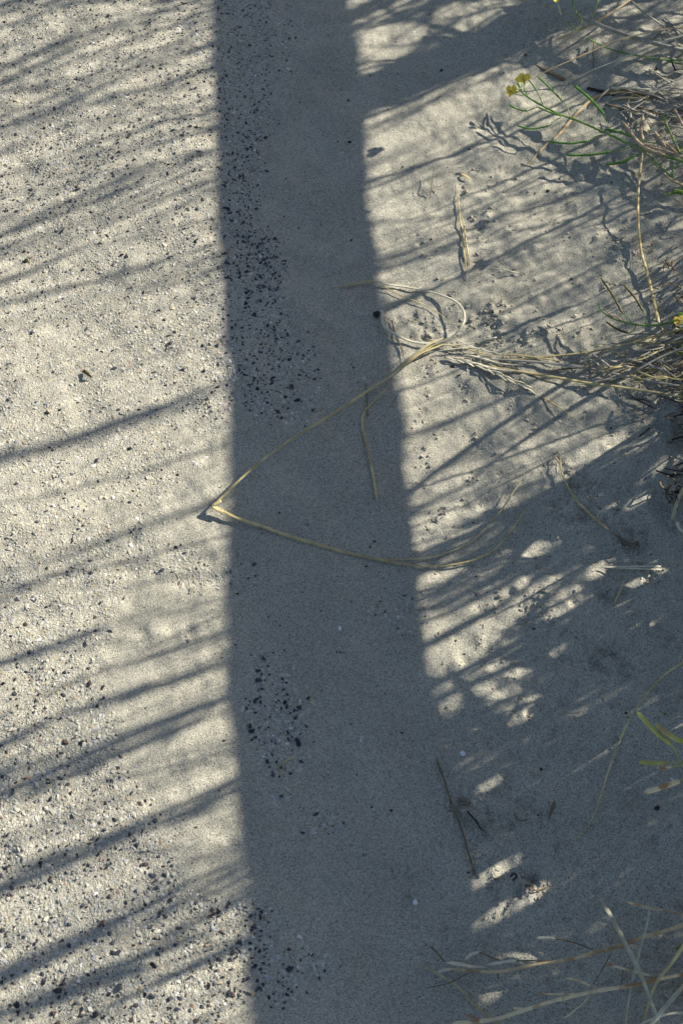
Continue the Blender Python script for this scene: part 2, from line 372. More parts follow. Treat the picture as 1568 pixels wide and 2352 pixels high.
# ------------------------------------------------------------------ timber barrier beside the path (its shadow is the broad band)
def bevel_box(x0, x1, y0, y1, z0, z1, b=.006, bendz=0):
    V = []; Fc = []
    for z, i in ((z0, b), (z0+b, 0), (z1-b, 0), (z1, b)):
        for (x, y) in ((x0+i, y0+i*0), (x1-i, y0+i*0), (x1-i, y1), (x0+i, y1)): V.append((x, y, z))
    for l in range(3):
        for k in range(4): Fc.append((l*4+k, l*4+(k+1) % 4, l*4+4+(k+1) % 4, l*4+4+k))
    Fc.append((3, 2, 1, 0)); Fc.append((12, 13, 14, 15)); return V, Fc
bar = empty('timber_barrier', (.80, .9, 0), 'low weathered timber rail on square posts beside the sandy path', 'barrier')
def rail_x(y): return RX0+RXS*y
RX0, RXS, PY = .816, -.0765, .922
V = []; Fc = []
ysr = np.linspace(-2.2, 3.4, 40)
wob = .0025*np.sin(ysr*3.1)+.0015*np.sin(ysr*9)
ZR0, ZR1 = .527, .634
for i, y in enumerate(ysr):
    x = RX0+RXS*y+wob[i]*.6
    for (dx, z) in ((-.014, ZR0+.004), (.014, ZR0+.004), (.018, ZR0+.008), (.018, ZR1-.008), (.014, ZR1-.003), (-.014, ZR1-.003), (-.018, ZR1-.008), (-.018, ZR0+.008)): V.append((x+dx, y, z+wob[i]-(.0075*(.9-y) if z < .6 else 0)))
    if i:
        for k in range(8): Fc.append(((i-1)*8+k, (i-1)*8+(k+1) % 8, i*8+(k+1) % 8, i*8+k))
Fc.append(tuple(range(8))[::-1]); Fc.append(tuple((len(ysr)-1)*8+k for k in range(8)))
mesh_obj('rail', V, Fc, M['wood'], bar, False)
for y in (-1.05, PY, PY+2.0):  # unseen post at PY stands in for dense grass, placed for its shadow
    x = RX0+.0395+RXS*y; V, Fc = bevel_box(x-.021, x+.021, y-.021, y+.021, -.2, .622, .008); mesh_obj('post', V, Fc, M['wood'], bar, False)

# ------------------------------------------------------------------ marram grass clumps on the bank, with leafy branches added for dappled shade
def curve(rx, ry, Ln, az, lean, droop, bend, n=15):
    s = np.linspace(0, 1, n); th = lean+droop*s**1.6; a = az+bend*s
    dx = np.sin(th)*np.cos(a); dy = np.sin(th)*np.sin(a); dz = np.cos(th); st = Ln/(n-1)
    c = [np.concatenate([[0], np.cumsum((q[1:]+q[:-1])/2*st)]) for q in (dx, dy, dz)]
    return np.stack([rx+c[0], ry+c[1], float(gmacro(rx, ry))-.01+c[2]], 1)
def blade_geo(b):
    rx, ry, Ln, az, lean, droop, w, kind, bend = b
    n = 15 if kind == 0 else 22
    s = np.linspace(0, 1, 15); p = curve(rx, ry, Ln, az, lean, droop, bend)
    if kind == 1:
        s2 = np.concatenate([np.linspace(0, .78, 10), np.linspace(.8, 1, 12)]); p = np.stack([np.interp(s2, s, p[:, k]) for k in range(3)], 1); s = s2
        w_ = np.where(s < .80, .0014, w*np.sqrt(np.clip(1-((s-.90)/.105)**2, .02, 1)))
        return tube_geo(p, w_/2, 6, 1, rough=.25)
    if kind == 2:                   # short branch with broad leafy end, added out of view to dapple the shade
        s2 = np.concatenate([np.linspace(0, .67, 7), np.linspace(.70, 1, 10)]); p = np.stack([np.interp(s2, s, p[:, k]) for k in range(3)], 1)
        w_ = np.where(s2 < .70, .0016, w*np.sqrt(np.clip(1-((s2-.84)/.165)**2, .02, 1)))
        return tube_geo(p, w_/2, 6, .7, rough=.5)
    w_ = w*np.minimum(1, (1-s)*2.2+.08)*np.minimum(1, .5+s*3)
    return tube_geo(p, w_/2, 4, .85)
# root x, root y, length, azimuth, lean, droop, width, kind (1 = flowering culm, 2 = leafy branch added for its shade), bend
BLADES = [
(1.337,0.632,0.949,4.27,0.43,0.02,0.0038,0,-0.35),
(1.233,0.673,0.936,0.27,0.23,0.42,0.0065,0,-0.04),
(0.648,0.889,0.631,5.42,0.13,0.00,0.0065,0,-0.25),
(1.070,0.117,0.724,2.64,0.07,0.42,0.0065,0,0.57),
(0.780,-0.062,0.605,2.05,0.13,0.00,0.0090,1,0.45),
(0.719,0.365,0.405,0.02,0.39,0.18,0.0058,0,0.45),
(0.651,0.725,0.623,4.02,0.14,0.08,0.0038,0,-0.69),
(0.691,0.178,0.574,1.75,0.05,0.10,0.0090,1,-0.37),
(1.220,0.487,0.851,3.93,0.31,0.00,0.0090,1,-0.26),
(0.473,0.151,1.000,1.84,0.26,0.00,0.0031,0,0.91),
(0.752,0.239,0.651,2.62,0.09,0.28,0.0037,0,-0.03),
(0.980,0.257,0.936,3.02,0.38,0.03,0.0065,0,1.05),
(0.617,1.113,0.843,4.18,0.02,1.17,0.0033,0,-0.52),
(0.577,0.592,0.282,2.67,0.06,0.01,0.0065,0,-0.26),
(1.247,0.203,0.753,5.89,0.23,0.00,0.0090,1,0.30),
(0.590,0.648,0.515,2.65,0.15,0.24,0.0065,0,-0.08),
(1.241,0.221,0.562,2.93,0.44,0.86,0.0065,0,-0.46),
(0.446,-0.191,0.790,0.62,0.47,1.28,0.0045,0,-0.84),
(0.831,1.186,0.858,5.45,0.21,0.61,0.0035,0,-0.53),
(0.920,-0.143,0.882,0.74,0.03,1.04,0.0052,0,0.08),
(1.119,0.805,0.446,2.44,0.08,1.49,0.0065,0,0.54),
(0.734,-0.247,0.994,0.62,0.30,0.24,0.0055,0,-0.16),
(0.837,0.570,0.625,4.79,0.07,0.13,0.0056,0,-1.05),
(0.653,0.028,0.602,3.97,0.04,0.24,0.0065,0,1.01),
(1.059,-0.038,1.000,5.84,0.15,0.15,0.0031,0,0.78),
(0.668,0.819,0.712,4.53,0.02,0.13,0.0090,1,0.71),
(0.571,0.510,0.721,0.08,0.10,0.66,0.0045,0,0.19),
(0.525,0.013,0.456,5.15,0.11,1.24,0.0059,0,0.35),
(0.668,0.868,0.696,4.94,0.03,0.51,0.0032,0,-0.51),
(1.381,0.763,0.798,4.89,0.05,0.14,0.0065,0,-0.01),
(0.957,0.906,0.621,0.20,0.26,0.00,0.0045,0,0.18),
(0.773,1.226,0.919,6.03,0.36,0.68,0.0035,0,-0.32),
(1.072,0.803,0.529,3.52,0.03,1.18,0.0065,0,0.32),
(0.851,0.092,0.836,5.52,0.11,0.62,0.0039,0,0.88),
(1.093,-0.185,0.753,2.04,0.10,1.87,0.0047,0,-0.32),
(0.479,0.140,0.611,3.62,0.02,0.00,0.0085,1,-0.90),
(1.174,0.705,0.776,0.16,0.08,0.21,0.0056,0,0.11),
(1.278,-0.058,1.000,1.67,0.06,0.44,0.0057,0,0.65),
(0.768,1.024,0.810,4.87,0.21,0.04,0.0062,0,-0.37),
(0.509,0.034,0.657,6.02,0.14,0.14,0.0065,0,0.96),
(0.651,1.082,0.568,4.22,0.28,0.00,0.0065,0,0.45),
(0.459,0.337,0.955,0.36,0.38,0.01,0.0081,1,0.13),
(0.909,0.104,0.846,0.79,0.03,0.30,0.0046,0,-0.70),
(0.808,0.923,0.777,6.28,0.38,0.74,0.0050,0,0.31),
(0.873,0.735,1.000,0.80,0.05,0.28,0.0090,1,0.62),
(1.239,1.071,0.530,3.56,0.06,0.12,0.0090,1,0.53),
(0.782,0.240,0.960,1.46,0.10,0.44,0.0090,1,0.24),
(0.810,0.582,0.706,2.11,0.22,0.00,0.0031,0,-0.52),
(1.047,0.837,0.725,2.33,0.00,0.61,0.0035,0,0.75),
(0.466,-0.110,0.320,4.66,0.24,1.44,0.0065,0,-1.56),
(0.716,-0.243,0.945,0.55,0.28,0.58,0.0053,0,-0.46),
(0.794,-0.036,0.535,4.63,0.01,0.00,0.0065,0,-0.04),
(0.926,1.108,0.737,3.28,0.27,0.48,0.0065,0,-0.59),
(0.423,0.212,0.293,0.10,0.24,0.50,0.0065,0,-0.12),
(0.545,1.096,0.714,4.53,0.07,0.13,0.0040,0,-1.28),
(0.800,-0.038,0.590,5.15,0.13,0.54,0.0065,0,0.45),
(0.932,1.095,0.867,2.54,0.12,0.00,0.0059,0,-0.25),
(0.706,-0.227,0.486,4.39,0.14,0.00,0.0065,0,0.11),
(1.245,0.687,0.710,5.35,0.32,0.00,0.0082,1,1.15),
(1.046,0.492,0.587,1.15,0.30,0.00,0.0055,0,0.27),
(0.440,0.124,0.478,0.20,0.06,0.31,0.0036,0,0.57),
(0.666,1.127,0.878,0.69,0.20,0.19,0.0090,1,0.57),
(0.603,1.109,0.694,3.22,0.27,0.78,0.0048,0,0.06),
(0.674,0.178,0.595,1.49,0.18,0.00,0.0065,0,-0.37),
(1.264,0.226,0.704,1.64,0.37,0.66,0.0065,0,0.59),
(0.781,0.237,0.700,2.60,0.07,0.00,0.0041,0,0.13),
(0.495,-0.208,0.909,3.81,0.09,1.04,0.0065,0,0.34),
(1.229,0.664,0.552,2.43,0.27,0.23,0.0065,0,0.60),
(0.765,-0.074,0.680,5.29,0.15,0.61,0.0065,0,-0.92),
(0.949,-0.115,1.000,3.31,0.34,0.46,0.0033,0,-0.23),
(0.633,0.885,0.668,4.27,0.01,0.76,0.0041,0,-1.28),
(0.888,0.403,0.640,4.35,0.36,0.77,0.0065,0,0.67),
(0.859,1.188,0.979,4.77,0.14,0.03,0.0087,1,1.44),
(0.728,0.893,0.752,0.95,0.09,0.18,0.0088,1,-1.03),
(0.630,0.750,0.841,1.33,0.33,0.00,0.0045,0,-0.60),
(0.623,-0.307,0.358,4.08,0.09,0.29,0.0056,0,0.04),
(1.081,-0.047,0.688,0.50,0.10,0.26,0.0065,0,1.81),
(1.043,0.687,0.870,4.20,0.13,0.53,0.0090,1,-1.41),
(0.800,-0.054,0.560,0.70,0.19,0.31,0.0058,0,0.16),
(1.088,0.024,0.801,4.18,0.05,0.47,0.0057,0,1.00),
(0.810,-0.105,0.570,0.61,0.09,0.50,0.0065,0,0.66),
(1.396,0.772,0.970,2.00,0.10,0.10,0.0065,0,-1.74),
(0.918,0.095,0.722,4.70,0.14,0.06,0.0040,0,0.54),
(0.598,-0.338,0.352,3.25,0.40,0.00,0.0065,0,0.84),
(0.466,-0.156,0.985,4.11,0.01,0.23,0.0057,0,-0.09),
(1.017,0.422,0.631,1.19,0.02,0.82,0.0035,0,-1.19),
(1.172,0.662,0.765,2.99,0.31,0.17,0.0049,0,-0.17),
(1.297,-0.201,0.745,1.96,0.48,0.00,0.0065,0,0.19),
(0.504,0.281,0.432,5.20,0.01,1.04,0.0065,0,-0.16),
(1.087,-0.038,0.767,2.12,0.16,0.52,0.0065,0,0.04),
(1.062,0.213,0.713,4.12,0.05,0.14,0.0090,1,0.09),
(1.279,-0.322,0.936,2.48,0.61,0.42,0.0065,0,-0.06),
(0.709,1.058,0.632,0.82,0.04,0.13,0.0065,0,0.03),
(0.692,0.176,0.778,3.72,0.24,0.00,0.0090,1,-1.12),
(0.892,0.099,0.802,5.00,0.23,0.17,0.0061,0,0.08),
(0.683,1.064,0.759,3.54,0.04,0.62,0.0039,0,0.76),
(0.680,1.127,0.930,5.95,0.11,0.22,0.0090,1,-0.04),
(0.670,0.004,0.589,4.04,0.13,0.33,0.0065,0,-0.22),
(0.912,-0.116,1.000,1.83,0.10,0.29,0.0065,0,0.40),
(1.084,0.026,0.921,3.29,0.04,0.54,0.0044,0,-1.05),
(1.088,-0.006,1.000,0.50,0.27,0.00,0.0065,0,0.38),
(0.661,-0.347,0.587,2.27,0.20,0.78,0.0065,0,-1.05),
(0.978,-0.143,0.657,2.26,0.38,2.05,0.0065,0,-0.47),
(0.721,0.067,0.699,1.50,0.10,0.36,0.0051,0,-0.35),
(1.109,0.135,0.940,5.00,0.19,0.77,0.0064,0,-0.47),
(0.883,-0.339,0.630,2.20,0.47,0.00,0.0064,0,-0.07),
(0.516,-0.202,0.937,2.62,0.06,0.00,0.0037,0,0.07),
(0.717,-0.214,0.835,1.64,0.18,0.00,0.0038,0,0.86),
(0.923,-0.108,0.530,2.38,0.47,0.52,0.0041,0,-1.13),
(1.252,0.243,0.709,5.60,0.06,0.36,0.0090,1,-0.32),
(0.470,-0.139,0.404,0.97,0.07,1.49,0.0065,0,-0.80),
(1.224,-0.053,0.891,2.81,0.10,1.01,0.0061,0,0.42),
(0.526,0.331,0.883,1.67,0.08,0.34,0.0031,0,0.03),
(0.932,-0.126,0.747,3.32,0.07,0.52,0.0050,0,-0.48),
(0.682,0.024,0.964,0.14,0.37,0.00,0.0090,1,-0.31),
(0.982,0.640,0.616,6.07,0.27,0.00,0.0065,0,0.68),
(0.809,-0.133,0.833,6.17,0.33,0.47,0.0065,0,0.94),
(0.506,-0.174,0.398,5.05,0.01,1.35,0.0065,0,-1.73),
(0.535,0.003,0.815,0.75,0.06,0.34,0.0065,0,-0.52),
(0.514,-0.145,0.539,4.69,0.03,0.95,0.0065,0,-0.00),
(0.462,-0.123,0.243,2.43,0.24,1.46,0.0040,0,-1.53),
(0.698,-0.257,0.726,5.16,0.07,0.15,0.0065,0,0.21),
(1.107,0.756,1.000,5.66,0.06,0.24,0.0090,1,1.48),
(0.885,1.205,0.967,5.89,0.12,0.19,0.0090,1,0.61),
(0.539,-0.154,0.356,1.10,0.32,0.07,0.0065,0,-1.11),
(1.280,0.266,0.816,3.26,0.41,0.29,0.0058,0,0.28),
(0.909,0.094,1.000,1.25,0.05,0.13,0.0090,1,0.86),
(0.671,0.153,1.000,1.13,0.41,0.22,0.0045,0,-0.26),
(0.693,-0.271,1.000,2.89,0.12,0.62,0.0065,0,-0.44),
(0.701,-0.233,0.387,3.85,0.05,1.17,0.0065,0,-0.84),
(0.862,0.127,0.717,5.09,0.08,0.00,0.0090,1,-1.80),
(0.822,-0.068,0.772,5.22,0.15,0.42,0.0065,0,-0.23),
(0.990,0.440,0.689,4.49,0.23,1.48,0.0061,0,0.12),
(0.929,-0.139,1.000,0.91,0.27,1.19,0.0065,0,-0.28),
(0.907,-0.126,0.421,3.01,0.84,0.34,0.0065,0,-1.31),
(0.865,1.377,1.000,4.71,0.25,0.58,0.0037,0,-0.21),
(1.091,-0.167,0.672,2.12,0.31,0.24,0.0051,0,-0.18),
(0.495,-0.183,0.316,4.86,0.19,0.85,0.0042,0,0.73),
(1.344,0.992,0.721,3.23,0.00,0.00,0.0065,0,0.26),
(0.973,-0.112,0.887,3.12,0.14,1.22,0.0051,0,-0.07),
(0.690,0.726,0.217,2.52,0.21,0.22,0.0045,0,1.16),
(0.626,1.124,0.733,3.95,0.04,0.20,0.0087,1,-1.23),
(0.755,0.224,0.733,1.12,0.14,0.00,0.0051,0,0.01),
(1.134,-0.025,0.848,2.07,0.27,0.80,0.0065,0,-0.69),
(0.773,0.376,0.846,1.49,0.10,0.00,0.0065,0,0.95),
(0.921,-0.118,0.463,0.38,0.03,0.40,0.0090,1,-1.06),
(0.689,1.052,0.642,3.86,0.21,0.17,0.0065,0,1.29),
(0.529,-0.171,0.301,0.47,0.27,0.24,0.0057,0,0.51),
(0.637,-0.334,0.442,2.39,0.43,0.57,0.0053,0,-0.71),
(0.515,-0.130,0.400,5.83,0.04,0.03,0.0043,0,-0.44),
(0.909,-0.144,0.786,0.89,0.09,0.53,0.0065,0,0.80),
(0.966,-0.102,0.506,3.89,0.60,0.40,0.0036,0,-0.91),
(0.854,1.374,0.857,3.22,0.26,1.38,0.0053,0,1.19),
(1.084,0.146,0.670,4.00,0.31,1.66,0.0052,0,0.07),
(1.233,0.862,0.891,3.04,0.12,0.48,0.0033,0,-0.73),
(1.232,0.197,0.839,3.08,0.27,0.20,0.0065,0,0.29),
(0.850,0.090,0.523,0.41,0.21,0.11,0.0084,1,-0.86),
(0.816,-0.107,0.677,0.15,0.14,0.97,0.0043,0,-0.01),
(0.591,0.837,0.836,4.52,0.01,0.87,0.0037,0,-0.84),
(1.235,0.185,0.969,4.82,0.09,1.11,0.0065,0,-0.98),
(0.673,1.072,0.833,4.13,0.17,0.00,0.0041,0,-0.74),
(0.529,-0.163,0.476,5.36,0.04,0.38,0.0048,0,-1.00),
(0.703,1.082,1.000,5.56,0.26,0.24,0.0090,1,2.52),
(0.599,-0.338,0.542,1.65,0.02,1.16,0.0060,0,-0.15),
(1.044,0.450,0.944,3.25,0.13,0.13,0.0090,1,0.79),
(1.242,-0.075,0.880,1.80,0.40,0.88,0.0065,0,0.21),
(0.761,-0.291,0.709,1.24,0.22,0.19,0.0045,0,0.95),
(0.498,0.002,0.191,1.56,0.25,0.78,0.0055,0,0.58),
(1.049,0.757,0.845,2.01,0.09,0.11,0.0046,0,0.69),
(0.506,-0.188,0.302,2.21,0.40,0.00,0.0048,0,-0.80),
(0.888,0.120,0.697,1.60,0.01,0.24,0.0082,1,0.62),
(1.092,-0.025,0.640,5.85,0.05,0.40,0.0090,1,1.10),
(1.211,0.475,0.534,3.52,0.49,0.11,0.0058,0,-0.58),
(1.101,0.580,0.497,3.86,0.07,0.17,0.0065,0,1.01),
(0.888,1.148,0.906,2.42,0.01,0.40,0.0042,0,-0.46),
(1.029,0.684,0.892,2.99,0.35,0.01,0.0090,1,0.07),
(0.812,-0.044,0.741,3.63,0.45,0.32,0.0086,1,-0.53),
(0.656,0.229,0.666,3.81,0.00,0.19,0.0080,1,0.41),
(0.688,0.899,1.000,0.09,0.08,0.20,0.0044,0,-0.42),
(0.793,-0.111,0.510,1.06,0.16,0.30,0.0065,0,1.05),
(1.166,0.744,0.747,0.08,0.20,0.50,0.0044,0,-1.34),
(0.611,0.767,0.633,2.05,0.23,0.00,0.0065,0,0.20),
(0.559,-0.044,0.805,0.05,0.32,0.00,0.0090,1,0.80),
(0.611,-0.317,0.371,2.76,0.25,0.34,0.0063,0,0.56),
(1.115,0.626,0.614,4.31,0.20,0.81,0.0036,0,-0.43),
(0.769,0.166,0.361,2.97,0.54,0.14,0.0065,0,0.29),
(1.108,0.823,0.451,1.66,0.35,0.04,0.0049,0,0.82),
(0.415,0.145,1.000,4.42,0.00,0.39,0.0090,1,0.64),
(0.613,0.456,0.917,0.30,0.20,0.19,0.0088,1,0.10),
(0.832,0.173,0.323,3.57,0.32,0.88,0.0065,0,-0.09),
(0.511,-0.015,0.778,2.56,0.13,0.09,0.0090,1,0.46),
(0.726,0.027,0.683,5.93,0.10,0.06,0.0057,0,-1.33),
(1.043,0.559,0.960,0.30,0.04,0.43,0.0083,1,0.27),
(0.701,0.425,0.653,4.94,0.26,0.22,0.0035,0,-0.59),
(1.011,0.472,0.993,2.00,0.56,0.39,0.0090,1,0.80),
(0.928,0.112,0.849,1.55,0.06,0.35,0.0043,0,0.32),
(0.833,0.561,0.578,2.26,0.09,1.31,0.0038,0,0.79),
(0.651,0.734,0.181,3.65,0.12,0.79,0.0060,0,-0.40),
(0.834,0.114,1.000,2.56,0.16,0.03,0.0033,0,0.44),
(0.663,1.141,1.000,4.28,0.17,0.75,0.0033,0,-0.34),
(0.930,0.362,0.631,5.28,0.12,0.60,0.0058,0,-0.19),
(0.841,0.364,0.892,2.68,0.08,0.13,0.0090,1,0.57),
(1.184,0.906,0.601,4.86,0.36,0.00,0.0065,0,-0.52),
(0.568,0.538,0.904,5.61,0.13,0.00,0.0090,1,-0.90),
(0.999,0.278,0.756,4.44,0.09,1.16,0.0054,0,-1.15),
(0.739,0.020,0.746,3.99,0.58,0.18,0.0090,1,-1.04),
(0.850,0.705,0.971,3.64,0.05,0.26,0.0090,1,0.75),
(0.950,0.635,0.764,2.73,0.03,0.04,0.0087,1,-0.00),
(0.502,0.021,0.877,2.07,0.35,0.21,0.0090,1,-1.48),
(0.854,0.683,0.754,1.44,0.20,0.00,0.0081,1,0.63),
(0.791,0.251,0.736,1.56,0.02,0.28,0.0033,0,0.61),
(0.680,0.063,0.352,1.78,0.05,1.21,0.0055,0,0.44),
(0.628,0.232,0.631,1.89,0.07,0.02,0.0090,1,-0.17),
(0.488,0.313,0.978,0.54,0.12,0.12,0.0090,1,0.09),
(0.816,0.177,0.811,0.99,0.33,0.14,0.0040,0,0.29),
(1.044,0.194,0.857,1.51,0.45,0.56,0.0055,0,-0.75),
(1.023,0.570,0.923,4.18,0.16,0.00,0.0087,1,-0.60),
(0.582,0.784,0.341,1.42,0.31,0.53,0.0041,0,0.19),
(1.101,0.562,0.793,0.08,0.07,0.24,0.0044,0,-0.38),
(1.161,0.434,0.482,3.20,0.21,0.35,0.0064,0,-0.37),
(0.806,0.249,0.871,1.95,0.06,0.93,0.0034,0,0.35),
(0.690,0.256,0.931,1.41,0.09,0.38,0.0084,1,0.16),
(0.623,0.619,0.742,4.30,0.03,0.24,0.0090,1,-0.04),
(0.715,0.187,0.700,2.55,0.26,0.00,0.0030,0,-0.02),
(0.671,0.685,0.822,1.22,0.05,0.21,0.0090,1,-0.79),
(1.407,0.786,0.916,1.02,0.05,0.96,0.0052,0,0.56),
(1.206,0.500,0.765,1.22,0.37,0.27,0.0053,0,0.28),
(1.324,0.777,0.787,0.55,0.02,0.18,0.0038,0,-0.72),
(1.223,0.850,0.546,0.97,0.11,0.21,0.0043,0,1.05),
(1.195,0.867,0.558,2.61,0.01,0.93,0.0039,0,0.83),
(1.060,0.129,0.829,1.57,0.09,2.10,0.0043,0,0.16),
(0.825,0.527,0.539,1.60,0.20,0.27,0.0032,0,0.39),
(0.611,0.632,0.167,1.27,0.06,0.18,0.0035,0,-0.57),
(1.216,1.077,0.786,4.98,0.09,0.07,0.0090,1,-0.73),
(0.689,0.415,0.968,4.06,0.09,0.00,0.0090,1,-0.20),
(0.741,1.269,0.804,4.56,0.17,0.07,0.0090,1,0.39),
(0.817,-0.071,0.661,3.17,0.46,0.35,0.0082,1,0.21),
(0.719,0.867,0.725,2.99,0.36,0.09,0.0047,0,0.36),
(1.031,0.645,1.000,3.54,0.05,0.41,0.0090,1,-0.19),
(0.605,0.571,0.928,2.98,0.21,0.39,0.0090,1,1.56),
(1.182,0.418,0.887,2.55,0.07,0.20,0.0041,0,0.80),
(0.699,0.161,0.328,5.69,0.14,0.00,0.0039,0,-0.22),
(0.862,1.041,0.794,5.66,0.13,0.29,0.0044,0,-0.77),
(1.124,0.162,0.706,2.46,0.16,1.54,0.0035,0,-0.16),
(1.128,0.151,0.775,0.78,0.32,0.89,0.0032,0,1.72),
(0.688,0.757,0.850,5.59,0.05,0.11,0.0090,1,0.10),
(0.548,0.772,0.565,1.11,0.47,0.86,0.0041,0,-0.00),
(1.019,0.564,1.000,3.59,0.16,0.09,0.0090,1,-0.41),
(1.310,0.566,0.653,3.64,0.42,0.08,0.0044,0,-0.59),
(0.967,0.893,0.955,2.52,0.17,1.39,0.0032,0,-0.36),
(1.086,0.195,0.945,0.37,0.03,1.41,0.0065,0,0.48),
(0.511,-0.109,0.796,2.19,0.37,0.00,0.0090,1,-1.36),
(0.579,0.771,1.000,2.12,0.03,0.75,0.0036,0,-1.02),
(0.804,0.898,0.873,0.35,0.35,0.84,0.0065,0,0.70),
(0.744,0.406,1.000,5.35,0.02,0.09,0.0090,1,-0.29),
(0.781,1.250,0.604,4.43,0.22,1.28,0.0056,0,0.81),
(0.634,0.202,0.852,3.65,0.01,0.00,0.0090,1,1.41),
(0.885,0.714,0.951,4.56,0.20,0.01,0.0090,1,-1.29),
(0.849,1.232,0.784,5.70,0.05,1.72,0.0065,0,-0.26),
(1.329,0.985,0.984,5.56,0.15,0.60,0.0031,0,-0.12),
(0.695,0.832,0.974,6.21,0.03,0.00,0.0082,1,-0.23),
(0.883,1.206,0.807,4.79,0.61,0.40,0.0037,0,-0.83),
(0.583,0.552,0.805,4.10,0.09,0.02,0.0090,1,1.20),
(0.692,1.055,0.719,5.71,0.24,1.57,0.0042,0,0.04),
(0.878,0.124,0.411,3.42,0.26,1.22,0.0032,0,-2.69),
(1.367,0.794,0.711,4.96,0.16,0.34,0.0053,0,-0.16),
(1.032,1.643,1.000,4.05,0.22,1.53,0.0033,0,0.28),
(0.786,0.888,1.000,2.15,0.37,0.00,0.0090,1,-0.54),
(0.597,0.793,0.681,1.73,0.01,0.87,0.0049,0,-0.42),
(0.976,0.952,0.919,0.48,0.17,1.11,0.0056,0,0.63),
(0.822,-0.064,0.462,1.57,0.23,1.03,0.0046,0,0.85),
(1.021,0.894,1.000,1.93,0.29,0.53,0.0032,0,1.13),
(1.346,0.991,0.514,3.43,0.24,0.67,0.0049,0,-0.30),
(0.603,1.152,0.682,4.38,0.28,1.01,0.0035,0,-0.02),
(0.687,0.898,0.696,0.00,0.26,1.29,0.0043,0,0.08),
(0.956,0.892,0.551,2.94,0.37,0.63,0.0057,0,-0.49),
(1.298,-0.036,1.000,1.12,0.32,1.05,0.0035,0,0.85),
(1.352,0.547,0.591,4.35,0.23,0.51,0.0090,1,-0.44),
(0.850,1.230,1.000,5.61,0.02,1.60,0.0036,0,0.49),
(1.092,0.163,0.605,2.75,0.12,1.90,0.0065,0,-0.70),
(1.265,1.119,0.634,3.73,0.41,0.98,0.0049,0,0.58),
(0.878,-0.123,0.898,1.18,0.23,0.77,0.0042,0,0.27),
(0.685,1.138,0.704,5.68,0.33,1.26,0.0056,0,-0.14),
(1.137,-0.169,0.626,2.67,0.26,0.73,0.0051,0,-0.50),
(0.584,1.117,0.912,5.57,0.43,2.09,0.0036,0,-0.14),
(1.097,-0.048,0.533,0.76,0.13,0.01,0.0084,1,1.50),
(1.352,0.798,0.698,5.05,0.05,0.06,0.0052,0,0.22),
(0.814,0.930,0.333,3.63,0.39,0.34,0.0065,0,-1.08),
(1.363,1.306,0.762,3.86,0.21,0.79,0.0030,0,0.89),
(0.971,-0.244,0.549,2.21,0.35,0.30,0.0046,0,-0.04),
(0.696,1.077,0.815,4.74,0.22,0.44,0.0090,1,-0.52),
(0.548,0.804,0.235,2.66,0.16,1.86,0.0063,0,0.05),
(0.921,1.563,0.887,4.64,0.20,1.11,0.0039,0,0.08),
(0.959,0.469,0.983,4.62,0.03,0.15,0.0090,1,0.15),
(0.571,1.362,0.830,5.54,0.17,1.18,0.0057,0,-1.07),
(0.719,-0.294,0.524,2.39,0.11,1.80,0.0031,0,-0.68),
(0.729,0.841,0.993,3.36,0.25,0.38,0.0085,1,-0.58),
(0.967,0.689,0.842,5.74,0.25,0.35,0.0090,1,0.00),
(0.708,0.188,0.391,6.01,0.05,0.59,0.0065,0,0.29),
(0.523,-0.192,0.658,0.67,0.32,1.20,0.0035,0,-0.73),
(1.101,0.004,0.760,2.33,0.05,1.76,0.0065,0,-0.39),
(0.702,0.180,0.510,5.43,0.00,0.47,0.0031,0,0.45),
(0.731,1.125,0.592,3.04,0.04,0.46,0.0090,1,-0.45),
(0.576,1.368,1.000,5.44,0.07,1.15,0.0048,0,0.25),
(0.903,-0.384,0.870,1.65,0.39,0.59,0.0047,0,-0.47),
(0.818,-0.109,0.713,1.62,0.01,0.43,0.0090,1,-0.09),
(0.434,-0.164,0.302,4.98,0.31,0.65,0.0106,2,-0.02),
(0.869,0.107,0.813,3.23,0.15,1.04,0.0081,1,0.29),
(0.862,1.038,0.788,3.09,0.13,0.45,0.0045,0,0.35),
(0.462,0.119,0.833,2.45,0.03,0.32,0.0083,1,-1.21),
(0.848,0.123,0.362,1.87,0.17,0.32,0.0108,2,-0.11),
(0.544,0.786,0.749,0.71,0.11,0.98,0.0065,0,0.29),
(0.502,0.005,0.191,3.98,0.55,0.48,0.0140,2,0.24),
(0.611,0.771,0.732,2.64,0.43,0.45,0.0090,1,0.39),
(1.175,0.458,0.996,3.71,0.17,0.50,0.0038,0,-0.12),
(1.181,1.376,0.649,3.66,0.40,0.41,0.0090,1,0.68),
(0.505,-0.122,0.239,2.96,0.17,0.78,0.0099,2,-0.81),
(0.535,0.771,0.828,0.89,0.15,0.97,0.0030,0,0.51),
(0.497,-0.020,0.221,0.26,0.00,0.47,0.0034,0,0.88),
(1.371,0.796,0.780,4.80,0.02,0.53,0.0033,0,-0.60),
(0.831,0.114,0.295,3.19,0.46,0.30,0.0057,0,-0.11),
(0.973,-0.284,0.808,1.00,0.55,1.16,0.0039,0,1.23),
(0.527,0.037,0.195,4.42,0.12,0.14,0.0064,0,1.27),
(0.808,1.007,0.316,3.52,0.11,0.12,0.0140,2,0.46),
(1.004,-0.218,0.800,1.64,0.25,1.20,0.0047,0,-0.34),
(0.458,-0.113,0.157,1.98,0.09,0.29,0.0095,2,0.24),
(0.863,1.182,0.556,3.76,0.23,0.61,0.0112,2,-0.71),
(0.739,0.359,0.494,4.62,0.20,0.18,0.0090,1,0.83),
(1.082,0.141,0.788,5.23,0.01,0.00,0.0056,0,0.88),
(0.666,0.025,0.438,4.57,0.19,1.44,0.0030,0,0.06),
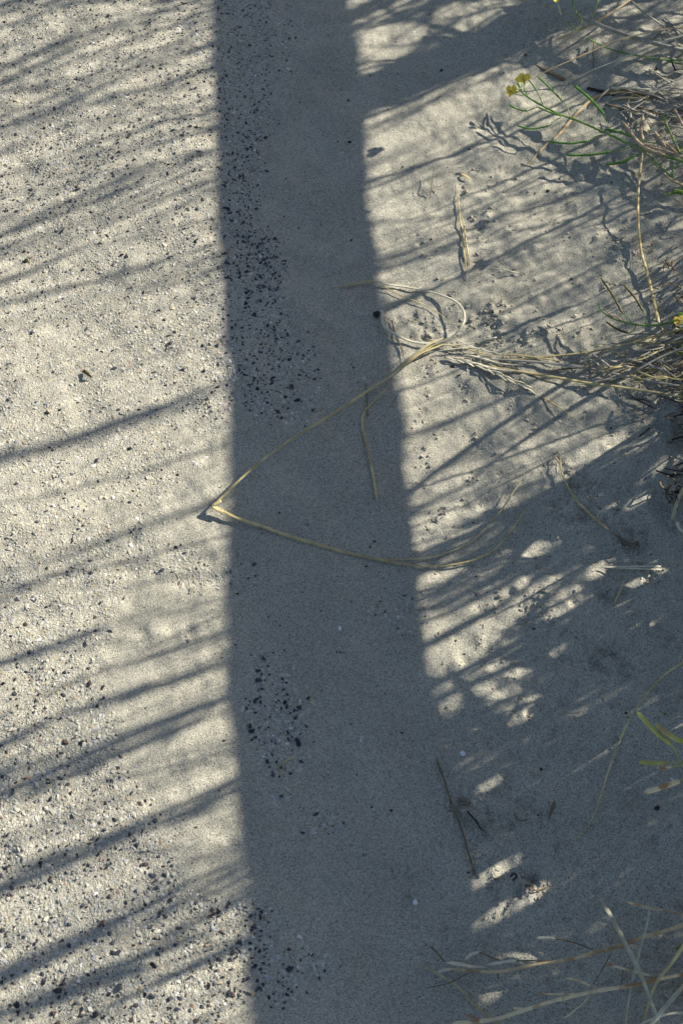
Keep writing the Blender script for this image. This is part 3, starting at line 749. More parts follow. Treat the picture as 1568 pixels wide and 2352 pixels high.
(0.589,-0.325,0.608,3.86,0.22,0.01,0.0038,0,0.21),
(0.446,-0.184,0.562,4.18,0.37,0.32,0.0140,2,-0.33),
(0.895,-0.123,0.877,3.47,0.23,0.44,0.0059,0,0.18),
(0.955,-0.141,0.813,3.12,0.10,0.75,0.0065,0,1.42),
(1.001,0.444,0.603,0.14,0.26,0.00,0.0090,1,-0.66),
(0.919,0.068,0.760,4.76,0.09,1.07,0.0053,0,1.53),
(0.767,1.038,0.680,3.14,0.27,1.13,0.0039,0,-0.25),
(0.795,1.062,0.538,0.02,0.02,0.58,0.0047,0,0.14),
(0.860,0.344,0.675,0.33,0.33,0.08,0.0038,0,0.44),
(0.587,-0.321,0.395,1.15,0.21,0.01,0.0065,0,1.14),
(0.913,0.134,0.479,4.92,0.02,0.39,0.0087,2,-0.31),
(0.597,-0.333,0.494,2.81,0.44,0.00,0.0059,0,0.49),
(0.598,-0.313,0.385,3.96,0.30,0.79,0.0065,0,-1.05),
(1.091,0.832,0.755,0.73,0.11,1.03,0.0042,0,0.28),
(0.740,1.227,0.713,5.95,0.05,1.32,0.0065,0,-0.40),
(0.958,0.239,0.583,3.95,0.01,0.80,0.0065,0,0.78),
(1.255,-0.085,0.987,3.09,0.35,0.16,0.0053,0,0.27),
(0.809,-0.123,0.299,3.43,0.30,0.17,0.0140,2,-0.33),
(0.980,-0.120,0.860,0.79,0.02,0.84,0.0062,0,-1.11),
(0.867,0.057,0.965,1.12,0.09,0.00,0.0090,1,0.86),
(0.978,-0.137,0.802,3.03,0.02,0.92,0.0065,0,0.54),
(1.196,0.446,0.549,1.74,0.12,0.10,0.0060,0,-0.06),
(1.073,0.172,0.551,4.42,0.08,0.39,0.0085,2,-0.26),
(1.069,0.014,0.487,4.08,0.08,0.17,0.0123,2,-0.06),
(0.784,0.154,0.700,3.96,0.04,0.00,0.0090,1,0.99),
(0.792,-0.121,0.505,0.98,0.10,0.17,0.0106,2,-0.58),
(0.692,-0.012,0.396,5.65,0.03,0.69,0.0044,0,-2.09),
(1.263,-0.052,0.646,2.64,0.47,1.21,0.0065,0,-0.06),
(0.742,0.005,0.508,4.73,0.25,0.52,0.0065,0,0.23),
(0.658,0.171,0.259,3.64,0.19,0.35,0.0140,2,-0.61),
(0.495,-0.186,0.343,0.21,0.26,0.37,0.0140,2,1.20),
(0.935,1.548,0.934,4.54,0.01,0.69,0.0065,0,0.80),
(0.909,0.073,0.809,0.03,0.01,0.40,0.0044,0,0.04),
(0.661,0.056,0.370,1.44,0.40,0.66,0.0065,0,0.29),
(1.200,1.275,0.789,6.14,0.21,0.26,0.0058,0,-1.32),
(0.827,-0.079,0.935,3.37,0.31,0.00,0.0065,0,1.40),
(0.879,1.146,0.608,6.25,0.18,0.00,0.0083,1,0.22),
(0.552,1.156,0.988,2.84,0.03,0.00,0.0041,0,-0.59),
(0.806,0.155,0.456,1.80,0.27,0.79,0.0040,0,0.52),
(0.561,-0.004,0.604,5.94,0.31,1.05,0.0065,0,-0.12),
(0.502,-0.006,0.359,1.95,0.44,0.65,0.0031,0,0.06),
(0.907,-0.095,0.849,4.55,0.04,0.00,0.0065,0,-1.00),
(0.525,-0.047,0.343,1.31,0.02,0.41,0.0087,2,0.63),
(1.055,0.009,0.547,2.77,0.36,1.01,0.0065,0,0.43),
(1.051,-0.035,0.569,0.67,0.17,0.05,0.0089,1,0.20),
(0.486,-0.031,0.125,2.02,0.13,0.00,0.0131,2,0.58),
(0.532,0.022,0.523,5.22,0.19,1.25,0.0065,0,0.56),
(0.812,1.050,0.373,3.64,0.08,0.41,0.0140,2,0.06),
(0.690,-0.279,0.446,1.60,0.13,0.77,0.0140,2,0.06),
(1.234,0.223,0.744,3.41,0.23,0.35,0.0049,0,-0.19),
(0.645,0.032,0.561,0.61,0.29,1.44,0.0059,0,0.95),
(0.708,0.180,0.557,3.67,0.15,0.00,0.0090,1,-0.04),
(0.790,0.171,0.657,2.36,0.03,1.06,0.0035,0,-0.14),
(0.856,0.119,0.387,0.38,0.06,0.00,0.0140,2,-1.77),
(0.913,-0.096,0.388,2.00,0.06,0.27,0.0140,2,0.04),
(0.773,-0.060,0.801,4.26,0.25,0.87,0.0057,0,0.89),
(0.768,-0.066,0.372,2.54,0.24,1.93,0.0065,0,0.43),
(0.896,-0.158,0.645,1.48,0.32,0.31,0.0065,0,-0.19),
(0.905,1.347,0.871,4.85,0.15,0.00,0.0090,1,-0.41),
(0.531,-0.492,0.596,1.47,0.98,0.42,0.0140,2,0.13),
(0.996,0.256,0.871,2.18,0.02,0.92,0.0043,0,0.25),
(1.049,0.781,0.444,0.85,0.19,0.05,0.0054,0,0.57),
(0.667,0.024,0.238,1.92,0.24,0.23,0.0140,2,-1.05),
(0.685,0.253,0.341,3.60,0.08,1.18,0.0065,0,1.11),
(1.226,0.243,0.615,4.00,0.16,0.26,0.0090,1,0.00),
(0.686,0.837,0.358,1.10,0.06,0.64,0.0120,2,0.41),
(0.635,0.185,0.272,4.16,0.23,0.51,0.0065,0,0.08),
(0.702,0.162,0.489,5.81,0.27,0.24,0.0052,0,0.23),
(0.516,-0.133,0.502,4.27,0.37,0.73,0.0040,0,0.47),
(0.788,0.247,0.707,3.29,0.24,0.00,0.0090,1,0.37),
(1.224,1.067,0.872,5.01,0.26,0.83,0.0030,0,0.04),
(1.011,0.229,0.446,2.70,0.13,0.77,0.0064,0,-0.49),
(1.310,1.316,0.618,4.16,0.41,0.56,0.0065,0,0.27),
(0.612,-0.400,0.395,1.42,0.58,0.38,0.0052,0,1.03),
(0.486,0.175,0.456,4.65,0.74,0.07,0.0046,0,1.10),
(1.054,-0.025,0.678,1.56,0.39,0.01,0.0099,2,0.04),
(0.864,0.353,0.813,3.83,0.22,0.13,0.0089,1,0.58),
(0.533,-0.154,0.345,5.83,0.09,0.75,0.0036,0,0.07),
(0.444,-0.125,0.968,6.24,0.15,0.00,0.0090,1,-0.28),
(0.426,0.144,0.197,4.50,0.10,0.91,0.0060,0,0.01),
(1.118,1.268,0.581,3.76,0.03,0.92,0.0065,0,0.73),
(0.789,-0.053,0.522,0.84,0.02,1.19,0.0140,2,1.59),
(0.668,0.836,0.952,0.20,0.01,1.09,0.0035,0,0.87),
(0.653,0.643,0.803,4.52,0.11,0.00,0.0090,1,0.89),
(1.121,0.004,0.893,1.22,0.24,0.29,0.0031,0,0.84),
(0.845,-0.371,0.468,2.72,0.49,1.45,0.0041,0,-0.31),
(0.660,0.852,1.000,1.16,0.24,0.00,0.0090,1,-0.71),
(0.668,0.057,0.277,2.42,0.48,0.60,0.0065,0,-0.64),
(0.560,-0.045,0.395,0.51,0.12,1.18,0.0035,0,0.63),
(0.810,-0.039,0.813,1.85,0.19,0.26,0.0090,1,-0.03),
(1.047,0.697,0.435,2.68,0.47,1.12,0.0065,0,-0.03),
(0.679,0.037,0.743,0.41,0.38,0.90,0.0062,0,0.40),
(1.394,0.773,0.766,2.24,0.25,0.60,0.0038,0,-0.08),
(1.397,1.220,0.741,4.68,0.02,0.94,0.0044,0,-0.17),
(0.780,-0.112,0.357,1.92,0.62,0.42,0.0104,2,0.36),
(1.036,-0.293,0.656,2.25,0.36,0.86,0.0061,0,-0.51),
(0.645,0.210,0.323,5.64,0.11,0.31,0.0065,0,-0.11),
(0.479,-0.210,0.159,3.24,0.59,0.56,0.0115,2,0.47),
(0.851,1.025,0.402,0.28,0.11,0.00,0.0140,2,0.02),
(0.714,0.222,0.861,3.86,0.14,0.04,0.0090,1,0.84),
(1.296,0.601,0.705,1.93,0.10,0.30,0.0036,0,-0.72),
(0.509,-0.181,0.252,5.16,0.06,0.49,0.0059,0,-0.29),
(0.599,-0.311,0.318,2.41,0.15,0.89,0.0035,0,-0.70),
(0.501,-0.157,0.272,2.34,0.37,1.46,0.0083,2,-1.01),
(0.835,0.089,0.584,4.08,0.23,0.23,0.0065,0,-0.53),
(0.459,-0.205,0.558,4.19,0.87,0.36,0.0140,2,0.14),
(0.920,0.245,0.626,0.79,0.26,0.82,0.0040,0,0.74),
(0.846,-0.083,0.729,1.16,0.21,0.47,0.0052,0,0.36),
(0.449,-0.178,0.217,3.92,0.32,0.00,0.0057,0,0.36),
(0.450,-0.120,0.221,2.44,0.31,0.18,0.0140,2,0.52),
(0.974,1.137,0.800,4.77,0.23,0.22,0.0034,0,-0.03),
(0.843,1.593,0.946,5.35,0.66,0.65,0.0043,0,-0.13),
(1.350,0.992,0.596,1.36,0.08,0.00,0.0065,0,-0.11),
(1.068,0.179,0.416,2.75,0.53,0.32,0.0140,2,-1.03),
(0.482,-0.012,0.232,0.50,0.29,0.43,0.0065,0,0.72),
(0.498,-0.025,0.266,0.84,0.08,1.26,0.0065,0,0.18),
(0.417,0.134,0.208,4.86,0.39,1.54,0.0051,0,1.05),
(0.744,1.273,0.922,5.46,0.18,1.60,0.0045,0,0.52),
(0.778,0.204,0.334,6.09,0.08,0.01,0.0128,2,0.36),
(1.009,-0.236,0.753,1.66,0.14,1.10,0.0055,0,-0.38),
(1.085,1.305,0.571,4.66,0.22,0.14,0.0090,1,-0.03),
(0.918,-0.137,0.483,2.81,0.26,0.95,0.0053,0,-0.00),
(0.522,-0.133,0.589,4.57,0.37,0.78,0.0140,2,0.33),
(0.980,0.264,0.860,1.50,0.06,0.98,0.0039,0,0.23),
(0.540,0.000,0.202,2.36,0.07,0.35,0.0043,0,0.03),
(0.815,1.568,0.999,3.68,0.05,1.97,0.0035,0,1.35),
(0.828,0.236,0.566,5.42,0.03,0.80,0.0037,0,0.52),
(0.759,0.169,0.293,3.88,0.24,0.22,0.0065,0,-0.15),
(0.799,0.217,0.753,2.73,0.01,0.14,0.0090,1,0.02),
(0.531,-0.148,0.187,2.00,0.62,0.00,0.0140,2,0.40),
(0.524,-0.062,0.224,2.40,0.10,0.93,0.0065,0,-0.94),
(0.693,1.061,0.515,6.15,0.17,0.01,0.0140,2,0.11),
(0.448,-0.186,0.747,5.91,0.08,0.77,0.0140,2,-0.88),
(0.658,0.239,0.693,4.48,0.01,0.72,0.0037,0,0.89),
(0.568,-0.011,0.387,5.55,0.30,0.48,0.0140,2,0.08),
(1.048,0.439,0.554,4.24,0.05,0.83,0.0042,0,0.40),
(0.535,-0.142,0.313,4.14,0.36,0.07,0.0140,2,-0.82),
(0.854,1.036,0.345,3.46,0.05,0.55,0.0140,2,0.15),
(0.778,1.014,0.512,6.08,0.20,0.79,0.0043,0,-0.44),
(0.557,-0.031,0.255,1.87,0.04,1.51,0.0050,0,-0.34),
(0.641,1.370,0.687,4.82,0.02,1.61,0.0065,0,-0.19),
(0.618,-0.393,0.368,2.68,0.88,0.00,0.0140,2,-0.43),
(0.918,1.366,0.795,4.88,0.46,1.18,0.0035,0,0.56),
(0.499,-0.187,0.430,0.20,0.37,0.00,0.0052,0,0.44),
(1.113,1.275,0.975,0.02,0.06,1.17,0.0041,0,-0.45),
(0.813,1.556,1.000,4.66,0.40,0.67,0.0046,0,0.43),
(0.661,0.172,0.388,5.97,0.16,0.00,0.0090,1,-0.05),
(0.637,1.408,1.000,5.07,0.15,0.55,0.0043,0,0.82),
(0.563,0.010,0.242,2.88,0.89,0.74,0.0140,2,-0.36),
(0.793,0.219,0.369,6.21,0.15,0.25,0.0140,2,0.14),
(0.507,-0.151,0.364,1.06,0.34,1.30,0.0065,0,0.34),
(0.670,0.181,0.428,5.29,0.05,1.29,0.0065,0,-0.27),
(0.696,0.039,0.363,2.72,0.33,1.64,0.0063,0,-0.75),
(0.548,-0.035,0.265,1.70,0.07,1.46,0.0055,0,-0.31),
(0.970,0.211,0.699,3.79,0.30,0.00,0.0036,0,0.16),
(0.943,-0.096,0.738,1.19,0.26,1.02,0.0055,0,0.08),
(0.515,-0.118,0.243,5.37,0.37,0.00,0.0084,2,-0.81),
(0.979,-0.255,0.650,1.73,0.18,0.89,0.0065,0,1.14),
(0.533,-0.031,0.208,2.43,0.12,1.63,0.0065,0,-0.79),
(0.488,-0.451,0.628,1.77,0.27,1.11,0.0052,0,-1.03),
(1.070,0.011,0.633,1.96,0.42,1.17,0.0065,0,0.04),
(0.730,0.844,0.617,0.76,0.16,1.03,0.0065,0,0.31),
(0.562,-0.020,0.548,0.52,0.18,1.07,0.0108,2,-0.04),
(0.808,0.150,0.427,6.28,0.16,0.13,0.0126,2,0.04),
(0.919,0.086,0.554,1.43,0.31,0.26,0.0031,0,0.64),
(0.564,0.014,0.296,0.10,0.16,0.00,0.0065,0,0.28),
(0.628,0.630,0.178,2.30,0.31,1.46,0.0056,0,0.17),
(0.856,0.359,0.504,4.49,0.10,2.36,0.0062,0,-0.01),
(1.360,0.976,0.591,3.10,0.02,0.11,0.0054,0,-1.06),
(0.514,0.024,0.323,0.95,0.05,1.96,0.0057,0,0.74),
(0.478,-0.208,0.938,3.94,0.33,0.14,0.0140,2,-0.73),
(0.843,-0.110,0.424,2.87,0.29,1.66,0.0065,0,-0.48),
(0.683,0.217,0.342,4.27,0.26,0.57,0.0059,0,0.38),
(0.819,-0.118,0.409,0.87,0.05,0.28,0.0064,0,0.28),
(0.840,0.688,0.991,4.14,0.10,0.04,0.0080,1,0.14),
(0.736,1.257,0.662,5.73,0.21,0.88,0.0048,0,-0.41),
(0.700,0.732,0.304,2.95,0.78,0.61,0.0140,2,-0.40),
(0.551,0.002,0.187,2.71,0.63,0.23,0.0038,0,0.87),
(0.921,1.567,1.000,4.46,0.60,0.35,0.0037,0,0.28),
(0.590,0.795,0.226,1.96,0.01,1.39,0.0056,0,0.67),
(0.726,0.838,0.339,2.76,0.40,0.71,0.0044,0,-0.67),
(0.950,-0.072,0.523,2.33,0.27,1.04,0.0059,0,-0.44),
(1.384,0.794,0.851,1.10,0.01,1.10,0.0031,0,1.25),
(0.771,1.058,0.621,2.95,0.02,0.98,0.0046,0,0.08),
(0.989,0.656,0.923,5.98,0.24,0.52,0.0083,1,-0.05),
(0.816,0.965,0.605,0.61,0.01,1.35,0.0041,0,-1.06),
(0.766,0.158,0.421,1.34,0.02,1.37,0.0035,0,-0.27),
(1.281,-0.016,0.623,2.60,0.08,0.37,0.0081,1,-0.88),
(1.370,0.851,0.927,0.14,0.15,0.07,0.0037,0,-0.05),
(0.902,-0.100,0.742,0.13,0.01,1.17,0.0041,0,1.10),
(0.875,1.167,0.830,6.03,0.21,1.06,0.0042,0,-0.11),
(0.495,-0.114,0.231,1.44,0.27,1.08,0.0140,2,0.37),
(0.785,0.216,0.821,4.58,0.05,0.53,0.0068,1,-0.99),
(0.772,-0.130,0.599,3.65,0.02,0.35,0.0048,0,-2.07),
(0.501,-0.203,0.549,1.73,0.15,0.07,0.0064,0,-0.71),
(0.735,1.122,0.729,2.58,0.19,0.08,0.0073,1,0.35),
(0.801,0.879,0.863,3.11,0.22,0.00,0.0049,0,1.72),
(0.698,-0.278,0.401,3.87,0.13,0.56,0.0056,0,-1.17),
(1.115,0.696,0.746,2.00,0.16,0.24,0.0036,0,0.30),
(1.118,0.659,0.890,0.55,0.15,0.22,0.0037,0,1.58),
(0.760,-0.105,0.598,3.05,0.21,0.00,0.0036,0,0.85),
(1.235,0.841,0.632,4.62,0.20,0.47,0.0040,0,-0.23),
(0.562,0.480,0.431,0.91,0.01,0.93,0.0056,2,-0.60),
(0.861,0.073,0.866,3.85,0.09,0.06,0.0029,0,-0.49),
(1.173,0.700,0.961,2.99,0.02,0.27,0.0036,0,-0.11),
(0.556,0.528,0.519,0.92,0.38,0.00,0.0083,1,-0.35),
(0.465,-0.206,0.925,1.71,0.10,0.18,0.0081,1,-0.61),
(1.184,0.497,0.499,2.54,0.02,0.44,0.0126,2,-0.15),
(0.845,1.375,0.783,4.88,0.31,0.11,0.0042,0,-1.08),
(0.786,-0.098,0.672,0.56,0.12,0.32,0.0048,0,0.47),
(1.366,0.833,0.750,2.98,0.20,0.54,0.0051,0,1.04),
(0.646,0.902,0.557,4.79,0.11,0.65,0.0026,0,-0.16),
(0.800,1.060,0.578,0.05,0.14,0.51,0.0087,1,-0.24),
(1.093,0.680,0.441,2.88,0.28,0.23,0.0042,0,0.04),
(0.914,1.097,0.783,3.34,0.41,1.01,0.0039,0,-0.46),
(0.821,0.905,0.734,2.96,0.04,0.38,0.0037,0,0.63),
(1.082,-0.026,0.887,1.36,0.30,0.00,0.0036,0,-0.25),
(0.981,0.936,1.000,1.03,0.07,0.00,0.0037,0,-0.23),
(0.885,0.058,0.949,2.01,0.26,0.00,0.0076,1,-0.91),
(0.629,1.384,1.000,0.22,0.39,0.00,0.0033,0,-1.85),
(1.087,0.541,0.600,2.58,0.02,1.44,0.0030,0,-0.40),
(0.903,-0.159,0.591,3.17,0.18,0.05,0.0036,0,0.42),
(0.695,0.843,0.606,3.21,0.13,0.00,0.0068,1,0.33),
(0.926,0.696,0.579,2.25,0.06,0.00,0.0078,2,0.14),
(0.441,-0.141,0.275,5.78,0.00,0.76,0.0047,0,1.53),
(0.482,-0.154,0.637,0.14,0.10,0.27,0.0134,2,1.30),
(1.094,0.630,0.526,4.32,0.26,0.47,0.0029,0,0.04),
(0.628,0.719,1.000,3.96,0.23,0.04,0.0087,1,1.73),
(1.164,0.469,0.577,0.47,0.01,0.59,0.0089,2,0.59),
(0.773,1.030,0.788,2.40,0.28,0.42,0.0050,0,0.16),
(0.947,1.062,0.718,3.15,0.38,0.12,0.0048,0,0.42),
(0.749,0.435,0.684,4.83,0.01,0.18,0.0067,1,-0.99),
(0.540,-0.156,0.797,5.10,0.16,0.00,0.0026,0,-0.97),
(0.781,1.023,0.404,3.33,0.28,0.22,0.0035,0,1.01),
(0.507,-0.125,0.452,0.39,0.14,0.02,0.0038,0,0.66),
(0.570,0.458,0.215,1.28,0.09,0.27,0.0052,0,-0.17),
(1.066,0.814,0.627,4.86,0.11,0.95,0.0044,0,-0.08),
(0.680,0.022,0.667,6.01,0.35,0.00,0.0063,0,0.49),
(0.559,-0.050,0.788,0.87,0.07,0.14,0.0076,1,-0.98),
(0.785,1.007,0.754,4.92,0.33,0.00,0.0040,0,-0.09),
(1.241,0.874,0.820,2.11,0.07,0.09,0.0060,1,0.59),
(1.038,0.538,0.566,2.09,0.10,0.09,0.0053,0,-0.45),
(0.699,0.166,0.510,3.25,0.03,0.21,0.0040,0,0.53),
(0.462,0.327,0.177,2.71,0.04,0.16,0.0081,2,-0.57),
(1.015,0.553,0.812,4.57,0.53,0.08,0.0045,0,-0.47),
(1.333,0.603,0.587,2.91,0.11,0.46,0.0037,0,0.13),
(0.771,0.508,0.565,1.52,0.54,0.81,0.0129,2,-0.63),
(0.630,0.866,0.331,4.44,0.16,0.36,0.0027,0,0.40),
(0.557,1.120,0.703,4.83,0.32,0.00,0.0037,0,0.98),
(0.682,0.740,0.792,0.89,0.33,0.70,0.0027,0,0.34),
(0.916,0.127,0.428,4.83,0.41,0.13,0.0062,2,-0.62),
(0.871,1.368,0.789,4.00,0.22,0.49,0.0081,1,-0.59),
(0.820,0.917,0.832,5.84,0.30,0.31,0.0061,1,1.30),
(0.481,0.201,0.081,3.53,0.03,0.46,0.0110,2,0.90),
(0.986,1.114,0.846,4.72,0.11,0.35,0.0050,0,0.52),
(1.357,0.845,0.769,5.47,0.07,0.76,0.0049,0,-1.53),
(0.771,0.902,0.940,0.26,0.02,0.50,0.0077,1,0.49),
(1.126,0.169,0.672,1.24,0.04,0.13,0.0083,1,-0.17),
(0.515,-0.204,0.540,5.93,0.15,0.00,0.0044,0,1.02),
(0.748,0.057,0.556,3.04,0.15,0.00,0.0027,0,0.64),
(0.546,0.749,0.792,1.48,0.25,0.55,0.0067,1,-0.11),
(1.059,0.526,0.680,2.20,0.53,0.13,0.0050,2,-0.26),
(0.970,0.616,0.469,2.22,0.08,0.30,0.0062,0,-0.28),
(0.829,1.075,0.815,2.70,0.23,0.29,0.0087,1,0.54),
(1.235,0.923,0.451,3.32,0.15,0.72,0.0055,0,-0.05),
(1.177,0.700,0.895,0.79,0.39,0.21,0.0029,0,0.93),
(1.256,0.921,0.664,4.38,0.12,0.12,0.0028,0,0.31),
(1.047,0.446,0.440,2.85,0.16,0.54,0.0043,0,-0.49),
(0.808,0.223,0.931,3.10,0.27,0.61,0.0062,1,1.06),
(1.025,0.791,0.378,3.17,0.16,0.29,0.0123,2,0.96),
(0.942,0.669,0.520,0.38,0.02,1.00,0.0052,0,0.71),
(0.968,0.674,0.381,1.95,0.04,0.04,0.0061,0,-0.17),
(1.231,1.160,0.586,4.37,0.06,0.47,0.0058,1,0.77),
(0.985,1.102,0.749,3.93,0.24,0.58,0.0055,0,0.52),
(0.768,-0.106,0.514,1.25,0.04,0.22,0.0041,0,0.47),
(0.745,0.020,0.576,3.00,0.23,0.08,0.0077,1,1.05),
(0.587,0.838,0.290,0.36,0.04,1.45,0.0056,0,-1.76),
(0.762,0.198,0.959,3.39,0.17,0.06,0.0080,1,-0.35),
(1.159,-0.186,0.898,1.04,0.55,0.00,0.0044,0,1.46),
(0.842,0.920,0.769,3.41,0.21,0.45,0.0063,1,0.43),
(0.583,0.738,0.472,0.11,0.54,0.55,0.0103,2,0.89),
(0.579,0.827,0.294,0.44,0.34,0.21,0.0130,2,0.50),
(0.719,0.061,0.891,0.57,0.22,0.28,0.0079,1,1.02),
(0.982,0.420,0.687,1.00,0.39,0.45,0.0064,0,0.06),
(1.125,0.149,0.940,2.72,0.10,0.24,0.0032,0,0.29),
(0.903,0.417,0.779,0.41,0.34,0.86,0.0052,0,0.78),
(0.495,-0.024,0.315,1.45,0.05,1.73,0.0035,0,-1.05),
(0.811,0.985,0.721,4.98,0.02,0.71,0.0026,0,-0.23),
(0.713,0.829,0.598,4.88,0.13,0.30,0.0077,1,1.27),
(1.067,0.687,0.704,0.87,0.06,0.59,0.0049,0,-1.61),
(0.862,0.379,0.394,1.44,0.06,0.51,0.0045,0,-1.23),
(0.824,1.012,0.814,3.24,0.20,0.52,0.0031,0,-0.01),
(0.859,0.339,0.825,4.23,0.06,0.16,0.0080,1,0.38),
(0.939,1.140,0.561,5.07,0.23,0.41,0.0038,0,-0.37),
(1.013,0.895,0.747,4.68,0.05,0.00,0.0056,1,0.20),
(0.678,0.891,0.777,3.39,0.34,0.00,0.0086,1,0.53),
(0.768,0.568,1.000,1.76,0.13,0.68,0.0051,1,-0.26),
(0.674,0.014,0.464,3.65,0.32,0.70,0.0052,0,0.16),
(1.094,0.562,0.429,1.46,0.16,0.02,0.0137,2,-0.34),
(0.864,0.410,0.472,4.19,0.12,0.00,0.0054,1,0.45),
(0.709,0.368,0.239,2.38,0.38,1.11,0.0049,0,-0.20),
(1.185,0.478,0.898,1.35,0.20,0.96,0.0026,0,-0.33),
(1.118,0.558,0.551,2.64,0.00,0.64,0.0030,0,-0.35),
(0.508,0.185,0.723,0.24,0.33,0.02,0.0043,0,-1.00),
(0.818,0.239,0.358,2.94,0.05,0.89,0.0049,0,-0.11),
(0.880,0.386,0.714,5.63,0.31,0.00,0.0026,0,0.60),
(1.338,0.582,0.791,1.60,0.39,0.61,0.0062,0,0.43),
(0.603,0.645,0.631,2.42,0.82,0.65,0.0057,0,-1.70),
(0.552,0.795,0.761,4.24,0.12,0.21,0.0078,1,-0.62),
(1.139,1.226,0.600,4.38,0.32,1.15,0.0032,0,0.11),
(1.017,0.507,0.842,0.61,0.29,0.53,0.0064,0,-0.80),
(0.656,0.906,0.810,5.68,0.30,0.00,0.0059,0,2.41),
(1.219,0.462,0.619,3.13,0.25,0.57,0.0034,0,-1.06),
(0.827,0.932,0.338,2.59,0.10,1.09,0.0034,0,0.79),
(1.201,0.658,0.576,4.11,0.11,0.00,0.0047,0,-0.32),
(1.103,0.529,0.680,1.71,0.26,1.08,0.0045,0,0.20),
(1.043,0.439,0.457,1.89,0.04,0.89,0.0040,0,0.17),
(1.322,0.636,0.756,1.40,0.40,0.35,0.0036,0,1.02),
(0.841,0.666,0.480,5.81,0.15,0.80,0.0037,0,0.11),
(0.682,0.712,0.226,2.89,0.10,0.05,0.0049,0,-1.72),
(1.203,0.910,0.714,4.40,0.44,0.55,0.0034,0,0.35),
(0.697,0.248,0.538,5.44,0.21,1.08,0.0059,0,-0.14),
(1.216,1.116,0.744,4.60,0.66,0.38,0.0036,0,-0.54),
(1.047,0.485,0.454,2.74,0.50,0.37,0.0040,0,-1.24),
(0.812,0.214,0.813,0.98,0.09,0.90,0.0026,0,0.88),
(1.306,-0.020,1.000,1.92,0.38,0.35,0.0026,0,1.05),
(1.225,0.215,0.740,3.75,0.23,0.50,0.0032,0,-0.72),
(1.277,-0.062,0.805,2.03,0.40,0.25,0.0054,0,0.47),
(0.658,0.687,0.323,1.92,0.38,0.66,0.0093,2,0.45),
(0.716,1.132,0.580,5.61,0.23,0.23,0.0058,0,-0.18),
(0.746,0.208,0.793,5.46,0.27,1.08,0.0040,0,-1.07),
(0.550,0.023,0.222,3.19,0.01,0.00,0.0080,2,0.76),
(1.114,0.572,0.636,2.23,0.02,1.48,0.0059,0,-1.03),
(1.178,1.127,0.547,3.52,0.34,0.78,0.0028,0,-0.14),
(0.721,0.369,0.223,2.71,0.03,0.36,0.0060,2,-0.38),
(0.578,1.383,0.926,5.77,0.20,0.47,0.0032,0,0.03),
(0.972,0.457,0.720,5.52,0.10,1.23,0.0056,0,-0.09),
(0.875,0.392,0.991,5.30,0.27,1.24,0.0026,0,0.19),
(0.574,1.105,0.516,0.47,0.04,0.07,0.0095,2,-0.12),
(0.708,0.244,0.386,3.55,0.36,0.00,0.0073,2,1.05),
(0.648,0.168,0.506,1.28,0.10,1.13,0.0055,0,-0.81),
(1.354,0.554,0.750,2.00,0.34,0.72,0.0041,0,-0.55),
(0.704,0.740,0.198,2.51,0.35,0.29,0.0084,2,-1.03),
(1.204,0.413,0.525,1.66,0.10,0.36,0.0058,0,0.84),
(0.782,0.169,0.543,2.61,0.32,0.62,0.0033,0,0.85),
(0.807,1.280,0.688,5.14,0.22,0.40,0.0050,0,-0.64),
(0.912,0.079,0.740,0.51,0.16,0.11,0.0029,0,1.01),
(0.922,0.702,0.478,0.74,0.04,0.96,0.0048,0,0.22),
(1.376,0.767,0.642,2.08,0.09,1.00,0.0042,0,0.34),
(0.933,0.120,0.684,1.33,0.11,1.39,0.0035,0,0.44),
(0.735,-0.207,0.454,2.26,0.34,1.24,0.0067,2,-0.09),
(0.548,0.779,0.343,2.47,0.29,0.16,0.0062,0,0.09),
(0.828,0.671,0.282,1.59,0.25,0.00,0.0061,0,-1.29),
(1.308,1.167,0.565,4.33,0.07,0.95,0.0029,0,-0.22),
(1.013,1.114,0.708,0.19,0.39,0.27,0.0028,0,-0.88),
(1.250,-0.086,0.716,2.29,0.20,0.34,0.0049,0,-0.41),
(1.111,1.287,0.814,5.64,0.14,0.85,0.0032,0,-0.55),
(0.599,1.429,0.620,4.60,0.60,0.00,0.0088,1,-0.59),
(0.741,0.215,0.302,3.79,0.24,0.57,0.0052,0,0.56),
(1.266,1.089,0.664,5.10,0.29,0.77,0.0065,0,-0.61),
(0.807,-0.104,0.768,1.38,0.31,0.98,0.0037,0,-0.76),
(0.842,0.717,0.582,5.85,0.19,0.22,0.0051,1,-1.09),
(0.802,0.680,0.281,1.48,0.28,0.64,0.0064,2,0.74),
(0.659,0.041,0.294,1.29,0.10,0.27,0.0066,2,0.09),
(0.797,0.219,0.347,6.28,0.17,0.00,0.0068,2,-1.01),
(1.060,0.528,0.545,2.86,0.24,0.97,0.0027,0,-1.87),
(0.838,0.939,0.542,3.59,0.35,0.63,0.0054,0,0.30),
(0.694,0.248,0.425,4.87,0.09,0.44,0.0042,0,-0.62),
(0.514,-0.031,0.218,1.57,0.12,0.54,0.0053,0,-0.10),
(0.760,1.281,0.474,5.01,0.46,0.72,0.0126,2,-0.74),
(0.962,0.901,0.853,1.08,0.15,1.19,0.0049,0,-0.25),
(0.793,0.868,0.575,1.04,0.02,1.34,0.0062,0,-0.10),
(1.079,0.023,0.706,1.45,0.35,1.30,0.0061,0,0.25),
(1.201,0.931,0.515,2.84,0.15,0.26,0.0057,0,-0.89),
(0.777,1.029,0.442,0.29,0.29,0.00,0.0119,2,-0.12),
(1.053,0.605,0.564,5.47,0.12,0.50,0.0034,0,-0.52),
(0.984,0.262,0.520,1.40,0.29,0.58,0.0027,0,0.79),
(0.961,0.493,0.328,3.32,0.19,0.44,0.0059,0,-1.63),
